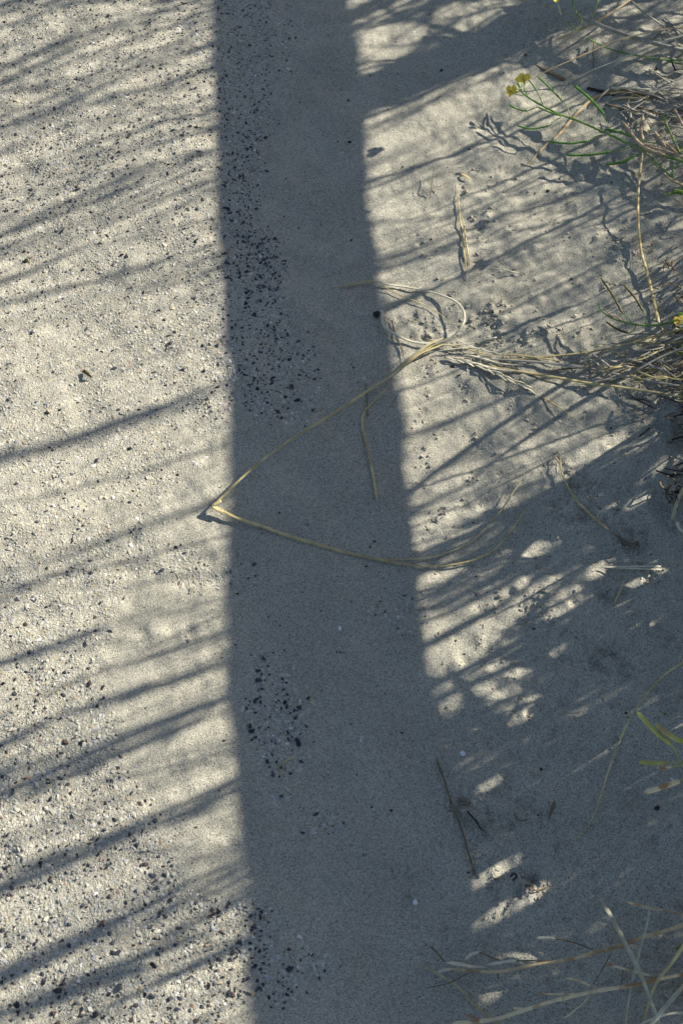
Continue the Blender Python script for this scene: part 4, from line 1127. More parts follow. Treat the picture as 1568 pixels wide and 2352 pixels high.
(0.820,-0.069,0.462,2.61,0.05,0.00,0.0098,2,0.28),
(0.506,-0.126,0.540,4.39,0.49,0.38,0.0106,2,-0.86),
(0.794,0.554,0.280,1.18,0.06,0.76,0.0059,2,0.66),
(1.125,0.008,0.577,1.27,0.18,0.35,0.0122,2,-0.15),
(0.689,1.125,0.676,4.55,0.14,0.85,0.0035,0,-0.52),
(0.497,-0.458,0.724,1.30,0.36,1.05,0.0033,0,0.21),
(0.630,1.131,0.687,5.90,0.23,1.11,0.0057,0,-0.04),
(1.192,0.730,0.582,1.38,0.07,1.15,0.0055,0,0.47),
(0.785,1.074,0.747,6.15,0.04,0.04,0.0032,0,0.44),
(0.545,0.755,0.630,1.59,0.58,0.26,0.0138,2,-0.19),
(0.556,-0.017,0.219,5.28,0.08,0.01,0.0072,2,-0.88),
(0.655,-0.389,0.591,1.69,0.49,0.67,0.0069,2,-0.37),
(0.787,1.290,0.511,4.49,0.30,0.97,0.0064,0,0.43),
(0.839,1.555,0.855,5.40,0.26,0.58,0.0059,0,-0.73),
(0.707,0.874,0.619,0.76,0.25,0.56,0.0055,0,-0.89),
(1.042,0.161,0.690,1.32,0.14,1.00,0.0038,0,0.83),
(0.786,1.284,0.731,4.03,0.12,0.89,0.0031,0,-0.14),
(1.037,0.164,0.380,3.21,0.32,0.09,0.0101,2,0.45),
(0.576,0.795,0.942,2.24,0.23,0.00,0.0080,1,0.01),
(0.821,0.987,0.763,5.28,0.08,0.47,0.0030,0,-0.16),
(0.691,0.001,0.711,1.06,0.08,0.51,0.0042,0,-1.36),
(0.552,0.812,0.834,2.78,0.02,0.43,0.0088,1,1.09),
(0.938,1.070,0.709,3.56,0.21,1.13,0.0034,0,-0.50),
(0.584,-0.337,0.424,1.56,0.21,1.05,0.0054,0,0.12),
(1.206,0.858,0.612,0.08,0.11,0.00,0.0039,0,-1.44),
(0.868,0.108,0.667,3.47,0.20,0.20,0.0026,0,1.08),
(1.387,1.188,0.699,5.32,0.17,0.00,0.0044,0,0.27),
(0.470,0.149,0.210,4.63,0.27,0.79,0.0031,0,0.17),
(0.827,0.751,0.319,1.05,0.03,0.05,0.0026,0,0.39),
(0.717,1.078,0.737,3.33,0.14,0.00,0.0051,1,-0.35),
(0.861,1.187,0.608,3.39,0.03,0.04,0.0059,1,0.92),
(0.444,0.153,0.430,0.60,0.72,0.06,0.0100,2,-1.12),
(0.664,1.135,1.000,5.54,0.02,0.38,0.0082,1,-0.11),
(1.373,1.052,0.935,5.65,0.07,1.02,0.0029,0,-1.12),
(0.761,1.277,0.750,5.76,0.23,1.01,0.0050,0,-0.33),
(0.525,-0.045,0.662,4.92,0.06,0.00,0.0053,1,-0.04),
(0.659,0.068,0.513,1.78,0.27,0.81,0.0030,0,-1.89),
(1.130,1.325,0.837,5.93,0.35,0.12,0.0046,0,-0.76),
(0.952,0.923,0.788,2.86,0.17,0.38,0.0044,0,-0.80),
(0.907,0.411,0.440,6.18,0.17,0.32,0.0057,0,0.31),
(0.498,-0.180,0.619,0.73,0.16,0.72,0.0115,2,-1.38),
(0.703,0.162,0.226,4.36,0.34,0.00,0.0127,2,0.10),
(0.935,0.106,0.888,6.13,0.41,0.40,0.0064,0,1.10),
(0.678,-0.388,0.448,2.27,0.50,1.49,0.0033,0,0.22),
(0.466,-0.186,0.666,5.05,0.14,1.00,0.0034,0,0.76),
(0.854,0.935,1.000,6.28,0.10,0.22,0.0057,1,0.58),
(0.900,0.399,0.290,3.50,0.20,0.42,0.0064,0,-0.12),
(0.505,0.019,0.219,3.36,0.31,0.77,0.0031,0,0.68),
(1.220,1.107,0.762,2.94,0.24,1.16,0.0048,0,-0.07),
(1.035,0.143,0.740,2.26,0.31,0.95,0.0043,0,0.48),
(1.173,1.256,0.603,4.92,0.27,0.63,0.0062,0,-0.13),
(0.925,0.126,0.551,5.74,0.08,0.04,0.0052,1,1.24),
(0.912,0.670,0.592,0.80,0.13,0.25,0.0082,1,-0.09),
(1.059,0.538,0.558,2.43,0.13,1.12,0.0031,0,-1.38),
(0.707,0.893,0.550,1.46,0.06,1.45,0.0051,0,-0.83),
(0.844,1.147,0.623,3.70,0.33,0.36,0.0052,0,0.35),
(0.738,0.014,0.282,2.98,0.26,0.93,0.0058,0,0.25),
(1.063,0.787,0.377,2.32,0.32,0.44,0.0047,0,0.76),
(0.987,0.961,0.853,2.37,0.11,0.16,0.0026,0,-0.09),
(0.501,-0.202,0.301,2.51,0.04,0.29,0.0132,2,-1.07),
(0.691,0.069,0.273,2.44,0.30,0.02,0.0139,2,-0.89),
(0.705,0.861,0.262,4.11,0.23,0.40,0.0027,0,-0.17),
(1.099,1.438,0.924,3.53,0.04,0.52,0.0030,0,0.63),
(0.798,-0.132,0.537,2.26,0.32,0.98,0.0029,0,0.79),
(1.119,-0.210,0.647,1.91,0.46,1.56,0.0055,0,1.00),
(1.083,1.462,0.742,4.66,0.20,0.00,0.0056,1,-0.04),
(0.561,-0.046,0.493,0.59,0.69,0.34,0.0119,2,0.98),
(0.655,0.049,0.414,4.42,0.24,0.00,0.0031,0,-0.23),
(0.933,0.262,0.372,4.23,0.14,0.03,0.0058,2,-0.07),
(0.734,-0.401,0.521,1.33,0.52,0.55,0.0059,0,0.92),
(0.799,0.212,0.444,1.06,0.20,0.35,0.0065,0,0.09),
(1.090,0.789,0.548,0.12,0.09,0.06,0.0062,0,-0.01),
(0.844,-0.314,0.522,2.13,0.09,1.17,0.0048,0,-1.03),
(0.980,0.241,0.478,1.87,0.29,0.00,0.0078,2,-0.22),
(0.565,0.841,0.176,2.90,0.03,0.49,0.0118,2,0.49),
(0.691,0.041,0.256,0.51,0.12,0.47,0.0055,2,1.17),
(1.354,0.989,0.613,2.27,0.06,0.43,0.0026,0,0.91),
(0.980,-0.444,0.609,2.37,0.80,0.15,0.0066,2,-0.76),
(0.792,0.872,0.372,2.17,0.03,0.61,0.0133,2,0.54),
(0.442,0.148,0.196,4.10,0.32,0.39,0.0104,2,1.43),
(1.327,1.337,1.000,4.05,0.25,0.97,0.0029,0,0.31),
(1.400,0.830,0.945,1.08,0.11,1.02,0.0029,0,0.05),
(1.208,0.223,0.583,2.39,0.36,0.79,0.0034,0,-0.42),
(0.821,-0.127,0.523,1.96,0.51,0.00,0.0089,2,-0.20),
(0.459,-0.115,0.374,6.12,0.16,0.13,0.0034,0,1.23),
(1.043,0.687,0.469,6.22,0.12,0.17,0.0048,0,1.90),
(0.739,0.205,0.325,2.29,0.07,0.34,0.0093,2,-0.19),
(0.757,0.222,0.274,0.34,0.09,0.09,0.0118,2,-0.56),
(1.005,1.141,0.778,3.21,0.42,1.01,0.0029,0,-0.15),
(0.448,0.132,0.106,5.43,0.12,0.66,0.0092,2,-0.34),
(0.642,0.891,0.706,0.33,0.22,0.93,0.0028,0,-0.39),
(0.877,1.225,0.778,5.97,0.31,0.72,0.0051,0,-0.28),
(1.005,0.932,0.531,3.29,0.54,0.85,0.0028,0,-0.23),
(1.368,0.782,0.631,1.13,0.09,0.09,0.0046,0,-0.02),
(0.930,1.079,0.912,0.25,0.21,0.15,0.0029,0,-1.85),
(0.446,-0.163,0.462,4.41,0.44,0.36,0.0027,0,0.63),
(0.865,0.129,0.678,0.84,0.31,1.17,0.0030,0,0.36),
(0.711,0.070,0.508,5.30,0.35,0.25,0.0083,2,1.19),
(0.929,0.084,0.368,3.13,0.07,0.64,0.0116,2,-0.71),
(1.281,0.269,0.851,2.52,0.27,0.25,0.0028,0,-0.24),
(1.163,1.195,0.791,0.95,0.33,0.38,0.0055,0,-2.27),
(1.212,0.724,0.647,0.49,0.11,0.48,0.0047,0,0.25),
(0.821,0.768,0.544,5.38,0.43,0.57,0.0099,2,0.48),
(1.231,0.468,0.523,4.74,0.11,0.33,0.0133,2,-0.75),
(0.485,0.019,0.222,2.44,0.40,0.03,0.0044,0,-0.39),
(0.494,-0.133,0.229,0.71,0.03,0.41,0.0112,2,0.20),
(1.123,-0.222,0.493,2.52,0.44,0.40,0.0090,2,-0.28),
(1.008,0.233,0.433,2.96,0.18,0.77,0.0055,0,-0.62),
(0.820,1.584,0.843,3.97,0.34,1.08,0.0062,0,1.02),
(0.835,0.098,0.543,3.52,0.11,0.92,0.0025,0,-0.38),
(0.699,0.192,0.286,3.58,0.12,1.00,0.0051,0,0.53),
(1.381,1.393,0.910,5.74,0.08,0.00,0.0065,1,0.71),
(0.514,-0.045,0.200,2.51,0.02,1.20,0.0048,0,-0.28),
(0.766,0.208,0.234,2.53,0.50,0.00,0.0049,0,0.67),
(0.690,0.181,0.306,4.34,0.32,0.59,0.0059,0,-0.13),
(1.181,1.210,0.583,4.42,0.41,0.02,0.0027,0,0.89),
(1.058,0.808,0.467,1.19,0.30,0.00,0.0049,0,0.81),
(1.158,1.192,0.742,6.12,0.09,0.37,0.0036,0,-0.86),
(1.067,0.505,0.425,4.30,0.02,0.14,0.0051,0,-0.64),
(0.753,0.384,0.368,4.69,0.42,0.35,0.0070,2,0.18),
(1.079,0.218,0.709,5.18,0.13,0.04,0.0087,1,0.27),
(1.070,0.020,0.612,1.46,0.01,1.42,0.0027,0,0.88),
(1.091,0.549,0.803,5.02,0.30,0.08,0.0029,0,-0.93),
(0.724,1.084,0.488,5.19,0.15,1.66,0.0049,0,-0.24),
(0.807,-0.140,0.694,1.32,0.70,0.25,0.0053,0,-0.41),
(0.561,-0.044,0.257,1.14,0.10,0.55,0.0084,2,0.20),
(0.797,-0.059,0.346,2.71,0.16,1.13,0.0059,0,-0.35),
(1.216,0.222,0.564,5.62,0.01,0.00,0.0084,1,-0.03),
(0.795,0.188,0.733,4.37,0.33,0.90,0.0027,0,0.54),
(0.486,-0.010,0.549,1.38,0.02,0.47,0.0029,0,0.00),
(0.499,0.013,0.664,5.82,0.32,0.63,0.0029,0,-0.91),
(0.973,0.438,0.367,1.35,0.01,0.64,0.0026,0,1.02),
(1.060,1.341,0.740,3.94,0.26,0.73,0.0034,0,0.24),
(1.071,1.247,0.720,6.13,0.06,0.79,0.0058,0,-1.09),
(1.403,1.000,0.754,6.18,0.04,0.40,0.0055,0,-0.33),
(0.678,0.727,0.334,0.09,0.48,0.22,0.0124,2,-0.30),
(0.491,-0.199,0.558,5.60,0.26,0.31,0.0078,1,1.27),
(0.505,0.161,0.235,6.21,0.18,0.50,0.0088,2,-0.38),
(0.633,0.226,0.178,3.88,0.45,0.78,0.0059,0,0.23),
(1.231,0.454,0.553,2.09,0.05,0.87,0.0043,0,-0.21),
(0.541,0.024,0.184,3.50,0.10,0.31,0.0027,0,-1.19),
(0.481,-0.031,0.187,5.37,0.07,0.00,0.0037,0,-1.29),
(1.356,0.623,0.691,4.55,0.02,0.97,0.0033,0,-0.49),
(0.910,0.244,0.353,2.12,0.52,0.15,0.0109,2,-0.77),
(0.641,-0.360,0.375,1.67,0.44,0.44,0.0057,2,0.35),
(1.032,0.937,0.325,3.66,0.42,0.11,0.0101,2,-0.79),
(0.839,-0.109,0.724,0.84,0.25,1.02,0.0048,0,0.14),
(1.082,0.033,0.792,1.24,0.05,0.73,0.0030,0,0.07),
(1.105,0.571,0.516,0.70,0.05,0.59,0.0038,0,0.55),
(1.209,1.221,0.585,3.71,0.21,0.01,0.0029,0,0.56),
(0.875,0.331,0.730,6.14,0.20,0.86,0.0062,0,-0.44),
]
clump_of = {}
for b in BLADES:
    key = (round(b[0]/.16), round(b[1]/.16)); clump_of.setdefault(key, []).append(b)
for key, bs in clump_of.items():
    V, Fc = join([blade_geo(b) for b in bs])
    o = mesh_obj('marram_clump', V, Fc, M['marram'])
    tag(o, 'upright clump of marram grass on the bank beside the path, some with leafy branches added for dappled shade', 'grass', 'marram clumps on the bank')
# ------------------------------------------------------------------ things lying on the sand and leaning over it
def Z3(p): return [(1066.2+.32*a, .32*b)+tuple(.24*q for q in c) for a, b, *c in p]
def Z4(p): return [(752.6+.52*a, 564.5+.52*b)+tuple(.7*q+.001 for q in c) for a, b, *c in p]
def A1(p): return [(1003.5+.36*a, 941+.36*b)+tuple(c) for a, b, *c in p]
def A2(p): return [(940.8+.4*a, 1505+.4*b)+tuple(c) for a, b, *c in p]
def A3(p): return [(940.8+.4*a, 1881.6+.4*b)+tuple(c) for a, b, *c in p]

# the big leaf folded to a V, its tip split in two
L = .0022
o = empty('folded_straw', Q(490, 1160, 0), 'long straw coloured marram leaf folded sharply into a V across the shadow band', 'dry leaf')
def part(name, geo, m, parent, label=None, smooth=True):
    ob = mesh_obj(name, geo[0], geo[1], m, parent, smooth)
    if label: ob['label'] = label
    return ob
for k, (off, r_) in enumerate(((0, .0013), (3.2, .0009))):
    part('leaf_strand', strand([(1035, 778-off, .004), (990, 795-off*2, .007), (945, 825-off, .010), (880, 872-off*.6+3*k, .012), (780, 940+k*2, .013), (690, 995+k, .013), (600, 1059, .011), (540, 1112, .010), (492, 1159, .0085)], .0012, r_, 46, 7, .6, .4, (.1, 0)), M['straw'], o)
part('leaf_strand', strand([(1020, 790, .006), (960, 815, .010), (905, 862, .010), (850, 901, .008)], .0013, .0008, 24, 6, .6, .4, (.1, .5)), M['straw'], o)
part('leaf_strand', strand([(1018, 776, .004), (980, 793, .006), (938, 826, .009), (908, 856, .012), (868, 884, .013)], .0014, .0012, 24, 6, .6, .4, (.1, .4)), M['pale'], o)
part('fold', strand([(508, 1150, .010), (493, 1158, .0095), (489.5, 1163, .0085), (494, 1168, .008), (512, 1177, .007)], .0018, .0016, 14, 8, .6, .3, (0, 0)), M['straw'], o)
part('leaf_strand', strand([(490, 1161, .0070), (540, 1187, .004), (600, 1207, .004), (660, 1229, .003), (780, 1264, .0028), (880, 1288, .0028), (960, 1299, .003), (1010, 1300, .004), (1080, 1288, .006), (1135, 1262, .007), (1175, 1215, .008), (1200, 1180, .009), (1220, 1150, .012), (1228, 1130, .014)], .0013, .0008, 70, 7, .6, .4, (0, .10)), M['straw'], o)
part('leaf_strand', strand([(491, 1164, .0078), (545, 1191, .0045), (605, 1211, .003), (665, 1233, .0022), (785, 1268, .002), (880, 1285, .0025), (960, 1283, .003), (1003, 1277, .004), (1068, 1252, .005), (1105, 1223, .006), (1150, 1172, .007), (1183, 1123, .008), (1215, 1080, .012)], .0011, .0007, 70, 7, .6, .4, (0, .10)), M['straw'], o)

S = lambda name, lab, cat, pts, r0, m, r1=None, **k: blade_thing(name, lab, cat, [strand(pts, r0, r1, **k)], M[m])
# looped stem round the pebble
S('looped_culm', 'dry stem curling in a tight loop beside the dark clump of sand', 'dry stem', Z4([(232,285,.003),(240,292,.004),(245,350,.008),(300,392,.008),(360,420,.006),(440,432,.006),(530,415,.008),(580,372,.014),(603,320,.016),(590,272,.014),(550,238,.010),(470,208,.006),(380,188,.004),(250,168,.003),(220,158,.003),(130,166,.002),(60,180,.0015),(5,181,.001)]), .0016, 'pale', .0010, n=90, flat=.7)
S('blade_tip', 'flat grey green leaf tip lying left of the loop inside the shadow band', 'dry leaf', Z4([(228,160,.004),(170,159,.003),(120,168,.003),(60,180,.002),(0,183,.001)]), .0017, 'straw', .001, taper=(.2,.5), flat=.4)
S('dry_straw', 'thin straw running diagonally through the loop of stem', 'straw', Z4([(236,172,.004),(300,210,.003),(400,250,.002),(470,285,.002),(580,360,.002)]), .0007, 'straw', .0004)
S('dark_twig', 'thin dark twig standing upright left of the straw bundle at the edge of the band', 'twig', Z4([(283,330,.002),(300,400,.002),(325,450,.003),(341,512,.002)]), .0009, 'brown', .0006)
S('bent_straw', 'thin bent straw hanging down inside the band to the right of the folded leaf', 'straw', [(905,872,.009),(883,897,.006),(850,930,.003),(836,946,.003),(831,975,.003),(841,1017,.003),(850,1060,.003),(858,1100,.003),(865,1150,.002)], .0010, 'straw', .0013, n=40, taper=(.2,.05))
S('dark_twig', 'short dark upright twig under the arm of the folded leaf', 'twig', [(841,880,.002),(842,915,.002),(845,968,.001)], .0006, 'brown', .0004)

# bundle of stems reaching in from the right
def bundle(name, lab, cat, pts, r0, m, r1=None, **k): return S(name, lab, cat, Z4(pts), r0, m, r1, **k)
bundle('marram_culm', 'pale stem along the lower edge of the dry bundle reaching the right frame edge', 'dry stem', [(1700,690,.02),(1568,667,.014),(1300,625,.010),(1150,606,.008),(1000,580,.006),(850,557,.005),(700,532,.005),(600,508,.004),(515,492,.003)], .0014, 'straw', .0018, n=60)
bundle('marram_culm', 'upper of the two long parallel stems in the dry bundle', 'dry stem', [(1700,640,.022),(1568,622,.016),(1400,592,.012),(1200,552,.009),(1050,526,.007),(900,511,.006),(750,502,.005),(620,496,.004)], .0013, 'grey', .0015, n=60)
bundle('marram_culm', 'long straight straw rising to the right over the dry bundle', 'straw', [(1700,320,.03),(1568,366,.024),(1440,400,.018),(1350,425,.014),(1250,450,.010),(1150,470,.006),(1000,486,.005),(850,500,.004),(700,500,.003)], .0011, 'straw', .0010, n=50)
bundle('marram_culm', 'thin straw climbing steeply right behind the dark seed pods', 'straw', [(1700,215,.05),(1568,285,.035),(1450,350,.022),(1350,400,.014),(1250,445,.008),(1180,485,.004),(1130,520,.002)], .0010, 'grey', .0007, n=50)
bundle('marram_culm', 'grey stem below the dark pods ending at the right edge', 'dry stem', [(1700,405,.02),(1568,398,.016),(1450,391,.012),(1350,390,.010),(1280,401,.006),(1220,417,.003)], .0013, 'grey', .0007, n=36)
bundle('marram_culm', 'dark grey curved stem dipping to the right edge near the dry bundle', 'dry stem', [(1650,680,.012),(1568,608,.012),(1540,586,.012),(1480,552,.012),(1400,520,.010),(1330,503,.007),(1250,497,.004)], .0018, 'grey', .0016, n=36)
bundle('marram_culm', 'straw crossing the bundle upward to the right beside small green shoots', 'straw', [(1700,405,.02),(1568,452,.018),(1450,500,.014),(1350,552,.010),(1230,590,.006),(1130,606,.004)], .0015, 'grey', .0012, n=40)
bundle('marram_culm', 'fine straw forking off above the bundle towards the looped stem', 'straw', [(745,404,.003),(690,415,.004),(640,430,.005),(540,438,.006),(440,430,.006)], .0008, 'pale', .0009, n=24)
for i, (pts, r_, m_) in enumerate([([(560,505,.004),(640,518,.006),(740,545,.006),(850,555,.005),(950,568,.004)],.0016,'pale'),([(480,465,.006),(560,455,.006),(640,450,.006),(720,470,.005),(820,490,.004)],.0010,'pale'),([(420,405,.004),(520,435,.006),(600,452,.006),(700,480,.005),(790,495,.004)],.0009,'straw'),([(560,410,.004),(620,440,.005),(700,465,.004),(760,485,.004)],.0009,'pale'),([(760,480,.005),(860,485,.006),(960,500,.005),(1060,515,.004)],.0011,'straw'),([(900,505,.006),(1020,528,.007),(1150,545,.007),(1290,560,.006)],.0010,'grey'),([(950,560,.003),(1040,545,.004),(1120,540,.004),(1260,545,.003)],.0010,'brown'),([(600,478,.004),(690,500,.005),(760,520,.005),(860,528,.004)],.0012,'pale'),([(1080,610,.003),(1160,605,.004),(1300,575,.005),(1400,545,.005)],.0014,'pale'),([(1180,560,.004),(1280,530,.005),(1380,500,.006),(1500,470,.008),(1620,430,.010)],.0011,'straw')]):
    lab = ['thick pale straw inside the left half of the dry bundle','thin pale straw where the folded leaf meets the bundle','fine straw crossing just right of the looped stem','short pale straw under the loop of stem','straw along the upper side of the bundle','grey straw in the middle of the dry bundle','brown straw beneath the middle of the bundle','pale straw next to the seed spike tip','pale split straw at the lower right of the bundle','straw running to the right edge above the bundle'][i]
    bundle('dry_straw', lab, 'straw', pts, r_, m_, r_*.7, n=24, taper=(.15, .3))
# seed spike: culm with overlapping pale glumes
o = empty('seed_spike', Q(*Z4([(700,545)])[0]), 'pale dry grass seed spike lying on sand with thin tail pointing down right', 'seed spike')
ctrl = Z4([(515,492,.003),(600,512,.005),(700,545,.006),(800,592,.006),(850,612,.005),(920,652,.004),(980,690,.004),(1040,726,.004),(1095,765,.003),(1135,796,.002)])
part('culm', strand(ctrl, .0011, .0007, 50, 7, .9), M['straw'], o)
cp = pts3(ctrl, 60)
for k in range(17):
    t = k/17*.60; i = int(t*59); a = cp[i]; d = cp[min(i+3, 59)]-cp[i]; d = d/np.linalg.norm(d); s = np.cross(d, [0, 0, 1]); side = (-1)**k
    ln = random.uniform(.010, .017); pp = [a, a+d*ln*.5+s*side*.0016+np.array([0, 0, .0012]), a+d*ln+s*side*random.uniform(.0012, .0034)+np.array([0, 0, .0005])]
    p = spline(pp, 8); s_ = np.linspace(0, 1, 8); part('glume', tube_geo(p, .0010*np.sin(np.pi*(s_*.85+.1))**.8+.0001, 6, .55), M['pale'], o)

# double straw and small pieces on the upper bank
o = empty('split_straw', Q(1062, 560), 'upright split straw lying on the sunlit sand above the looped stem', 'straw')
part('half', strand([(1050,421,.004),(1052,455,.003),(1056,500,.003),(1063,560,.002),(1070,620,.002),(1073,645,.001)], .0009, .0008, 30, 7, .5, .4, (.3, .1)), M['straw'], o)
part('half', strand([(1059,488,.004),(1065,520,.004),(1071,560,.003),(1077,600,.002),(1080,612,.002)], .0008, .0010, 24, 7, .5, .4, (.3, .1)), M['straw'], o)
S('grass_hair', 'hair thin dark blade standing on bright sand left of the split straw', 'straw', [(997,385,.012),(991,420,.008),(987,455,.002)], .0004, 'brown', .0006)
S('grass_hair', 'fine faint straw lying level right of the split straw foot', 'straw', Z4([(720,98,.002),(790,108,.003),(830,118,.002),(860,122,.001)]), .0004, 'pale', .0009)
S('brown_scale', 'small curled brown leaf scale above the split straw', 'leaf scrap', [(1060,400,.003),(1068,404,.006),(1082,412,.004)], .0022, 'straw', .0008, flat=.3)
S('marram_culm', 'dry upright stem falling from the dry pods to the dark pods at the right', 'dry stem', [(1475,350,.022),(1468,400,.018),(1464,460,.014),(1465,520,.011),(1472,580,.008),(1485,625,.006),(1500,690,.005),(1512,740,.006),(1528,768,.003)], .0013, 'straw', .0017, n=50, node=2, taper=(.02, .1))
S('buried_culm', 'tan stem half buried in sand sloping down left under the green pods', 'dry stem', Z3([(1180,640,.012),(1080,652,.012),(1000,672,.010),(900,722,.006),(780,840,.004),(680,960,.0035),(620,1010,.0035),(560,1060,.003),(480,1150,.002),(400,1240,0)]), .0022, 'tan', .0012, n=60, flat=.8, node=3, rough=.2)
# upper right stems
S('thick_stalk', 'thick pale grey stalk crossing the top right corner', 'dry stem', Z3([(380,-12,.10),(430,-1,.10),(560,22,.10),(700,72,.095),(850,132,.09),(1000,193,.085),(1200,265,.08),(1400,320,.075),(1568,362,.07),(1720,400,.06)]), .0024, 'grey', .0027, n=60, flat=.95, furrow=.1, node=2, taper=(0, 0))
S('arching_straw', 'golden brown leaf arching from the right edge past the yellow flowers', 'dry leaf', Z3([(1720,190,.10),(1568,194,.10),(1450,209,.10),(1300,236,.10),(1150,275,.095),(1000,330,.09),(850,395,.08),(700,460,.07),(560,526,.055),(450,590,.04),(290,710,.02),(60,895,.002)]), .0016, 'tan', .0005, n=70, flat=.5, taper=(0, .5))
S('pale_straw', 'straight whitish grass leaf pointing down left just below the golden one', 'dry leaf', Z3([(1720,215,.07),(1568,254,.065),(1400,312,.055),(1200,391,.045),(1000,470,.03),(850,530,.015),(730,572,.005)]), .0017, 'pale', .0012, n=50, flat=.5, taper=(0, .6))
S('tan_culm', 'slender tan stem rising up right to the top edge', 'dry stem', Z3([(640,287,.06),(700,265,.065),(760,245,.07),(820,212,.075),(900,182,.08),(1050,92,.085),(1190,-2,.09),(1260,-40,.09)]), .0022, 'tan', .0011, n=40, node=2, taper=(.08, 0))
S('marram_culm', 'thin grey stem leaving the top edge down right under the thick stalk', 'dry stem', Z3([(1150,-40,.06),(1190,-2,.06),(1260,70,.05),(1400,170,.04),(1460,235,.03),(1550,340,.02)]), .0013, 'grey', .0012, n=36)
S('green_culm', 'thin green stem running level to the right under the pale leaf', 'green stem', Z3([(890,278,.03),(1000,335,.035),(1120,375,.04),(1250,400,.045),(1400,425,.05),(1568,433,.05),(1700,436,.05)]), .0009, 'green', .0014, n=44)
S('brown_stick', 'short flat brown stick lying where the pale leaf ends', 'twig', Z3([(505,462,.002),(600,512,.004),(660,545,.004),(722,573,.002)]), .0020, 'brown', .0028, n=18, flat=.7, rough=.3, taper=(.2, .05))
S('dark_twig', 'dark twig left of the tangle of dead stems near the green plant', 'twig', Z3([(880,632,.004),(960,650,.006),(1020,668,.006),(1080,690,.004)]), .0022, 'dark', .0018, n=18, rough=.3)
for i, (pts, r_, m_) in enumerate([([(1050,630,.02),(1150,632,.02),(1300,641,.02),(1440,646,.022),(1600,650,.022)],.0014,'pale'),([(1120,655,.014),(1250,672,.014),(1420,700,.014)],.0024,'brown'),([(1040,672,.016),(1150,660,.018),(1250,690,.017),(1330,720,.012)],.0012,'straw'),([(1060,715,.008),(1150,700,.012),(1260,705,.012),(1350,688,.012)],.0016,'tan'),([(1010,745,.006),(1120,775,.008),(1240,800,.01),(1400,812,.012),(1520,788,.014),(1620,830,.012)],.0014,'brown'),([(1160,740,.016),(1185,800,.014),(1192,880,.010),(1180,930,.006)],.0020,'grey'),([(1120,810,.006),(1160,860,.006),(1190,950,.004)],.0010,'grey'),([(1200,640,.012),(1280,660,.014),(1360,680,.014),(1480,720,.016),(1600,790,.016)],.0012,'grey'),([(1240,770,.006),(1320,790,.008),(1420,830,.01),(1568,900,.012)],.0011,'brown'),([(1230,650,.01),(1190,700,.01),(1160,760,.006)],.0012,'straw')]):
    lab = ['pale straight straw on top of the stem tangle below the golden leaf','thick brown broken stem in the tangle right of the green pods','thin straw curving over the tangle of dead stems','tan straw lying under the tangle of dead stems','long brown curved stem running right below the tangle','grey leaning stem hanging down from the tangle','thin grey hook of stem at the foot of the tangle','grey stem leading right out of the tangle','brown stem lying lowest on the right of the tangle','short straw pointing down from the tangle'][i]
    S('dead_culm', lab, 'dry stem', Z3(pts), r_, m_, r_*.7, n=24, rough=.15)
for i, (pts, r_, m_) in enumerate([([(1360,275,.03),(1400,235,.035),(1440,200,.04),(1520,180,.04)],.0008,'brown'),([(1440,120,.02),(1500,190,.02),(1568,250,.02),(1640,330,.02)],.0013,'grey'),([(1340,500,.01),(1420,560,.01),(1480,530,.02),(1600,470,.03)],.0010,'tan'),([(1480,430,.03),(1510,500,.02),(1550,545,.012)],.0012,'dark'),([(930,300,.01),(920,400,.006),(925,520,.002)],.0006,'brown'),([(1450,440,.04),(1500,450,.04),(1600,465,.04)],.0010,'green')]):
    lab = ['thin brown hooked stem in front of the golden leaf','grey straw slanting down to the right edge near the thick stalk','tan straw curving up to the right edge below the green stem','dark drooping stem end below the green stem','fine brown hair crossing under the pale leaf','short green side stem at the right edge'][i]
    S('thin_culm', lab, 'dry stem', Z3(pts), r_, m_, r_*.7, n=20)

# ---- flowering plant
def pod_geo(pts, r, n=16, sides=8, beak=True):
    p = pts3(pts, n); s = np.linspace(0, 1, n)
    rad = .88*r*np.clip(np.minimum(s/.10+.35, 1), 0, 1)*np.clip((1-s)/.12+.30, 0, 1)*(1+.07*np.sin(s*44))
    return tube_geo(p, rad, sides, .8)
def pod(parent, pts, joint, r, m, stalk_m='green', rp=.0006):
    """pedicel from the stem to the joint, then the pod"""
    part('pedicel', strand(pts[:joint+1], rp, rp*.9, 12, 6, 1, 0, (0, 0)), M[stalk_m], parent)
    j = pts3(pts[:joint+1], 12)[-1]; part('joint', tube_geo([j-np.array([.0004, 0, 0]), j, j+np.array([.0004, 0, 0])], [.0006, .0011, .0006], 7), M[stalk_m], parent)
    return part('pod', pod_geo(pts[joint:], r), M[m], parent)
def petal_geo(base, d, w, ln, curl):
    d = np.array(d, float); d /= np.linalg.norm(d); s = np.cross(d, [0, 0, 1.]); s /= np.linalg.norm(s)+1e-9; nrm = np.cross(s, d); V = []; Fc = []
    for i in range(6):
        t = i/5; wd = w*math.sin(math.pi*(.12+.78*t)**1.3)*.5+.0003
        for j in (-1, -.4, .4, 1):
            V.append(base+d*ln*t+s*wd*j+nrm*(curl*ln*t*t-.25*wd*abs(j)+random.uniform(-.0005, .0005)))
    for i in range(5):
        for j in range(3): a = i*4+j; Fc.append((a, a+1, a+5, a+4))
    return V, Fc
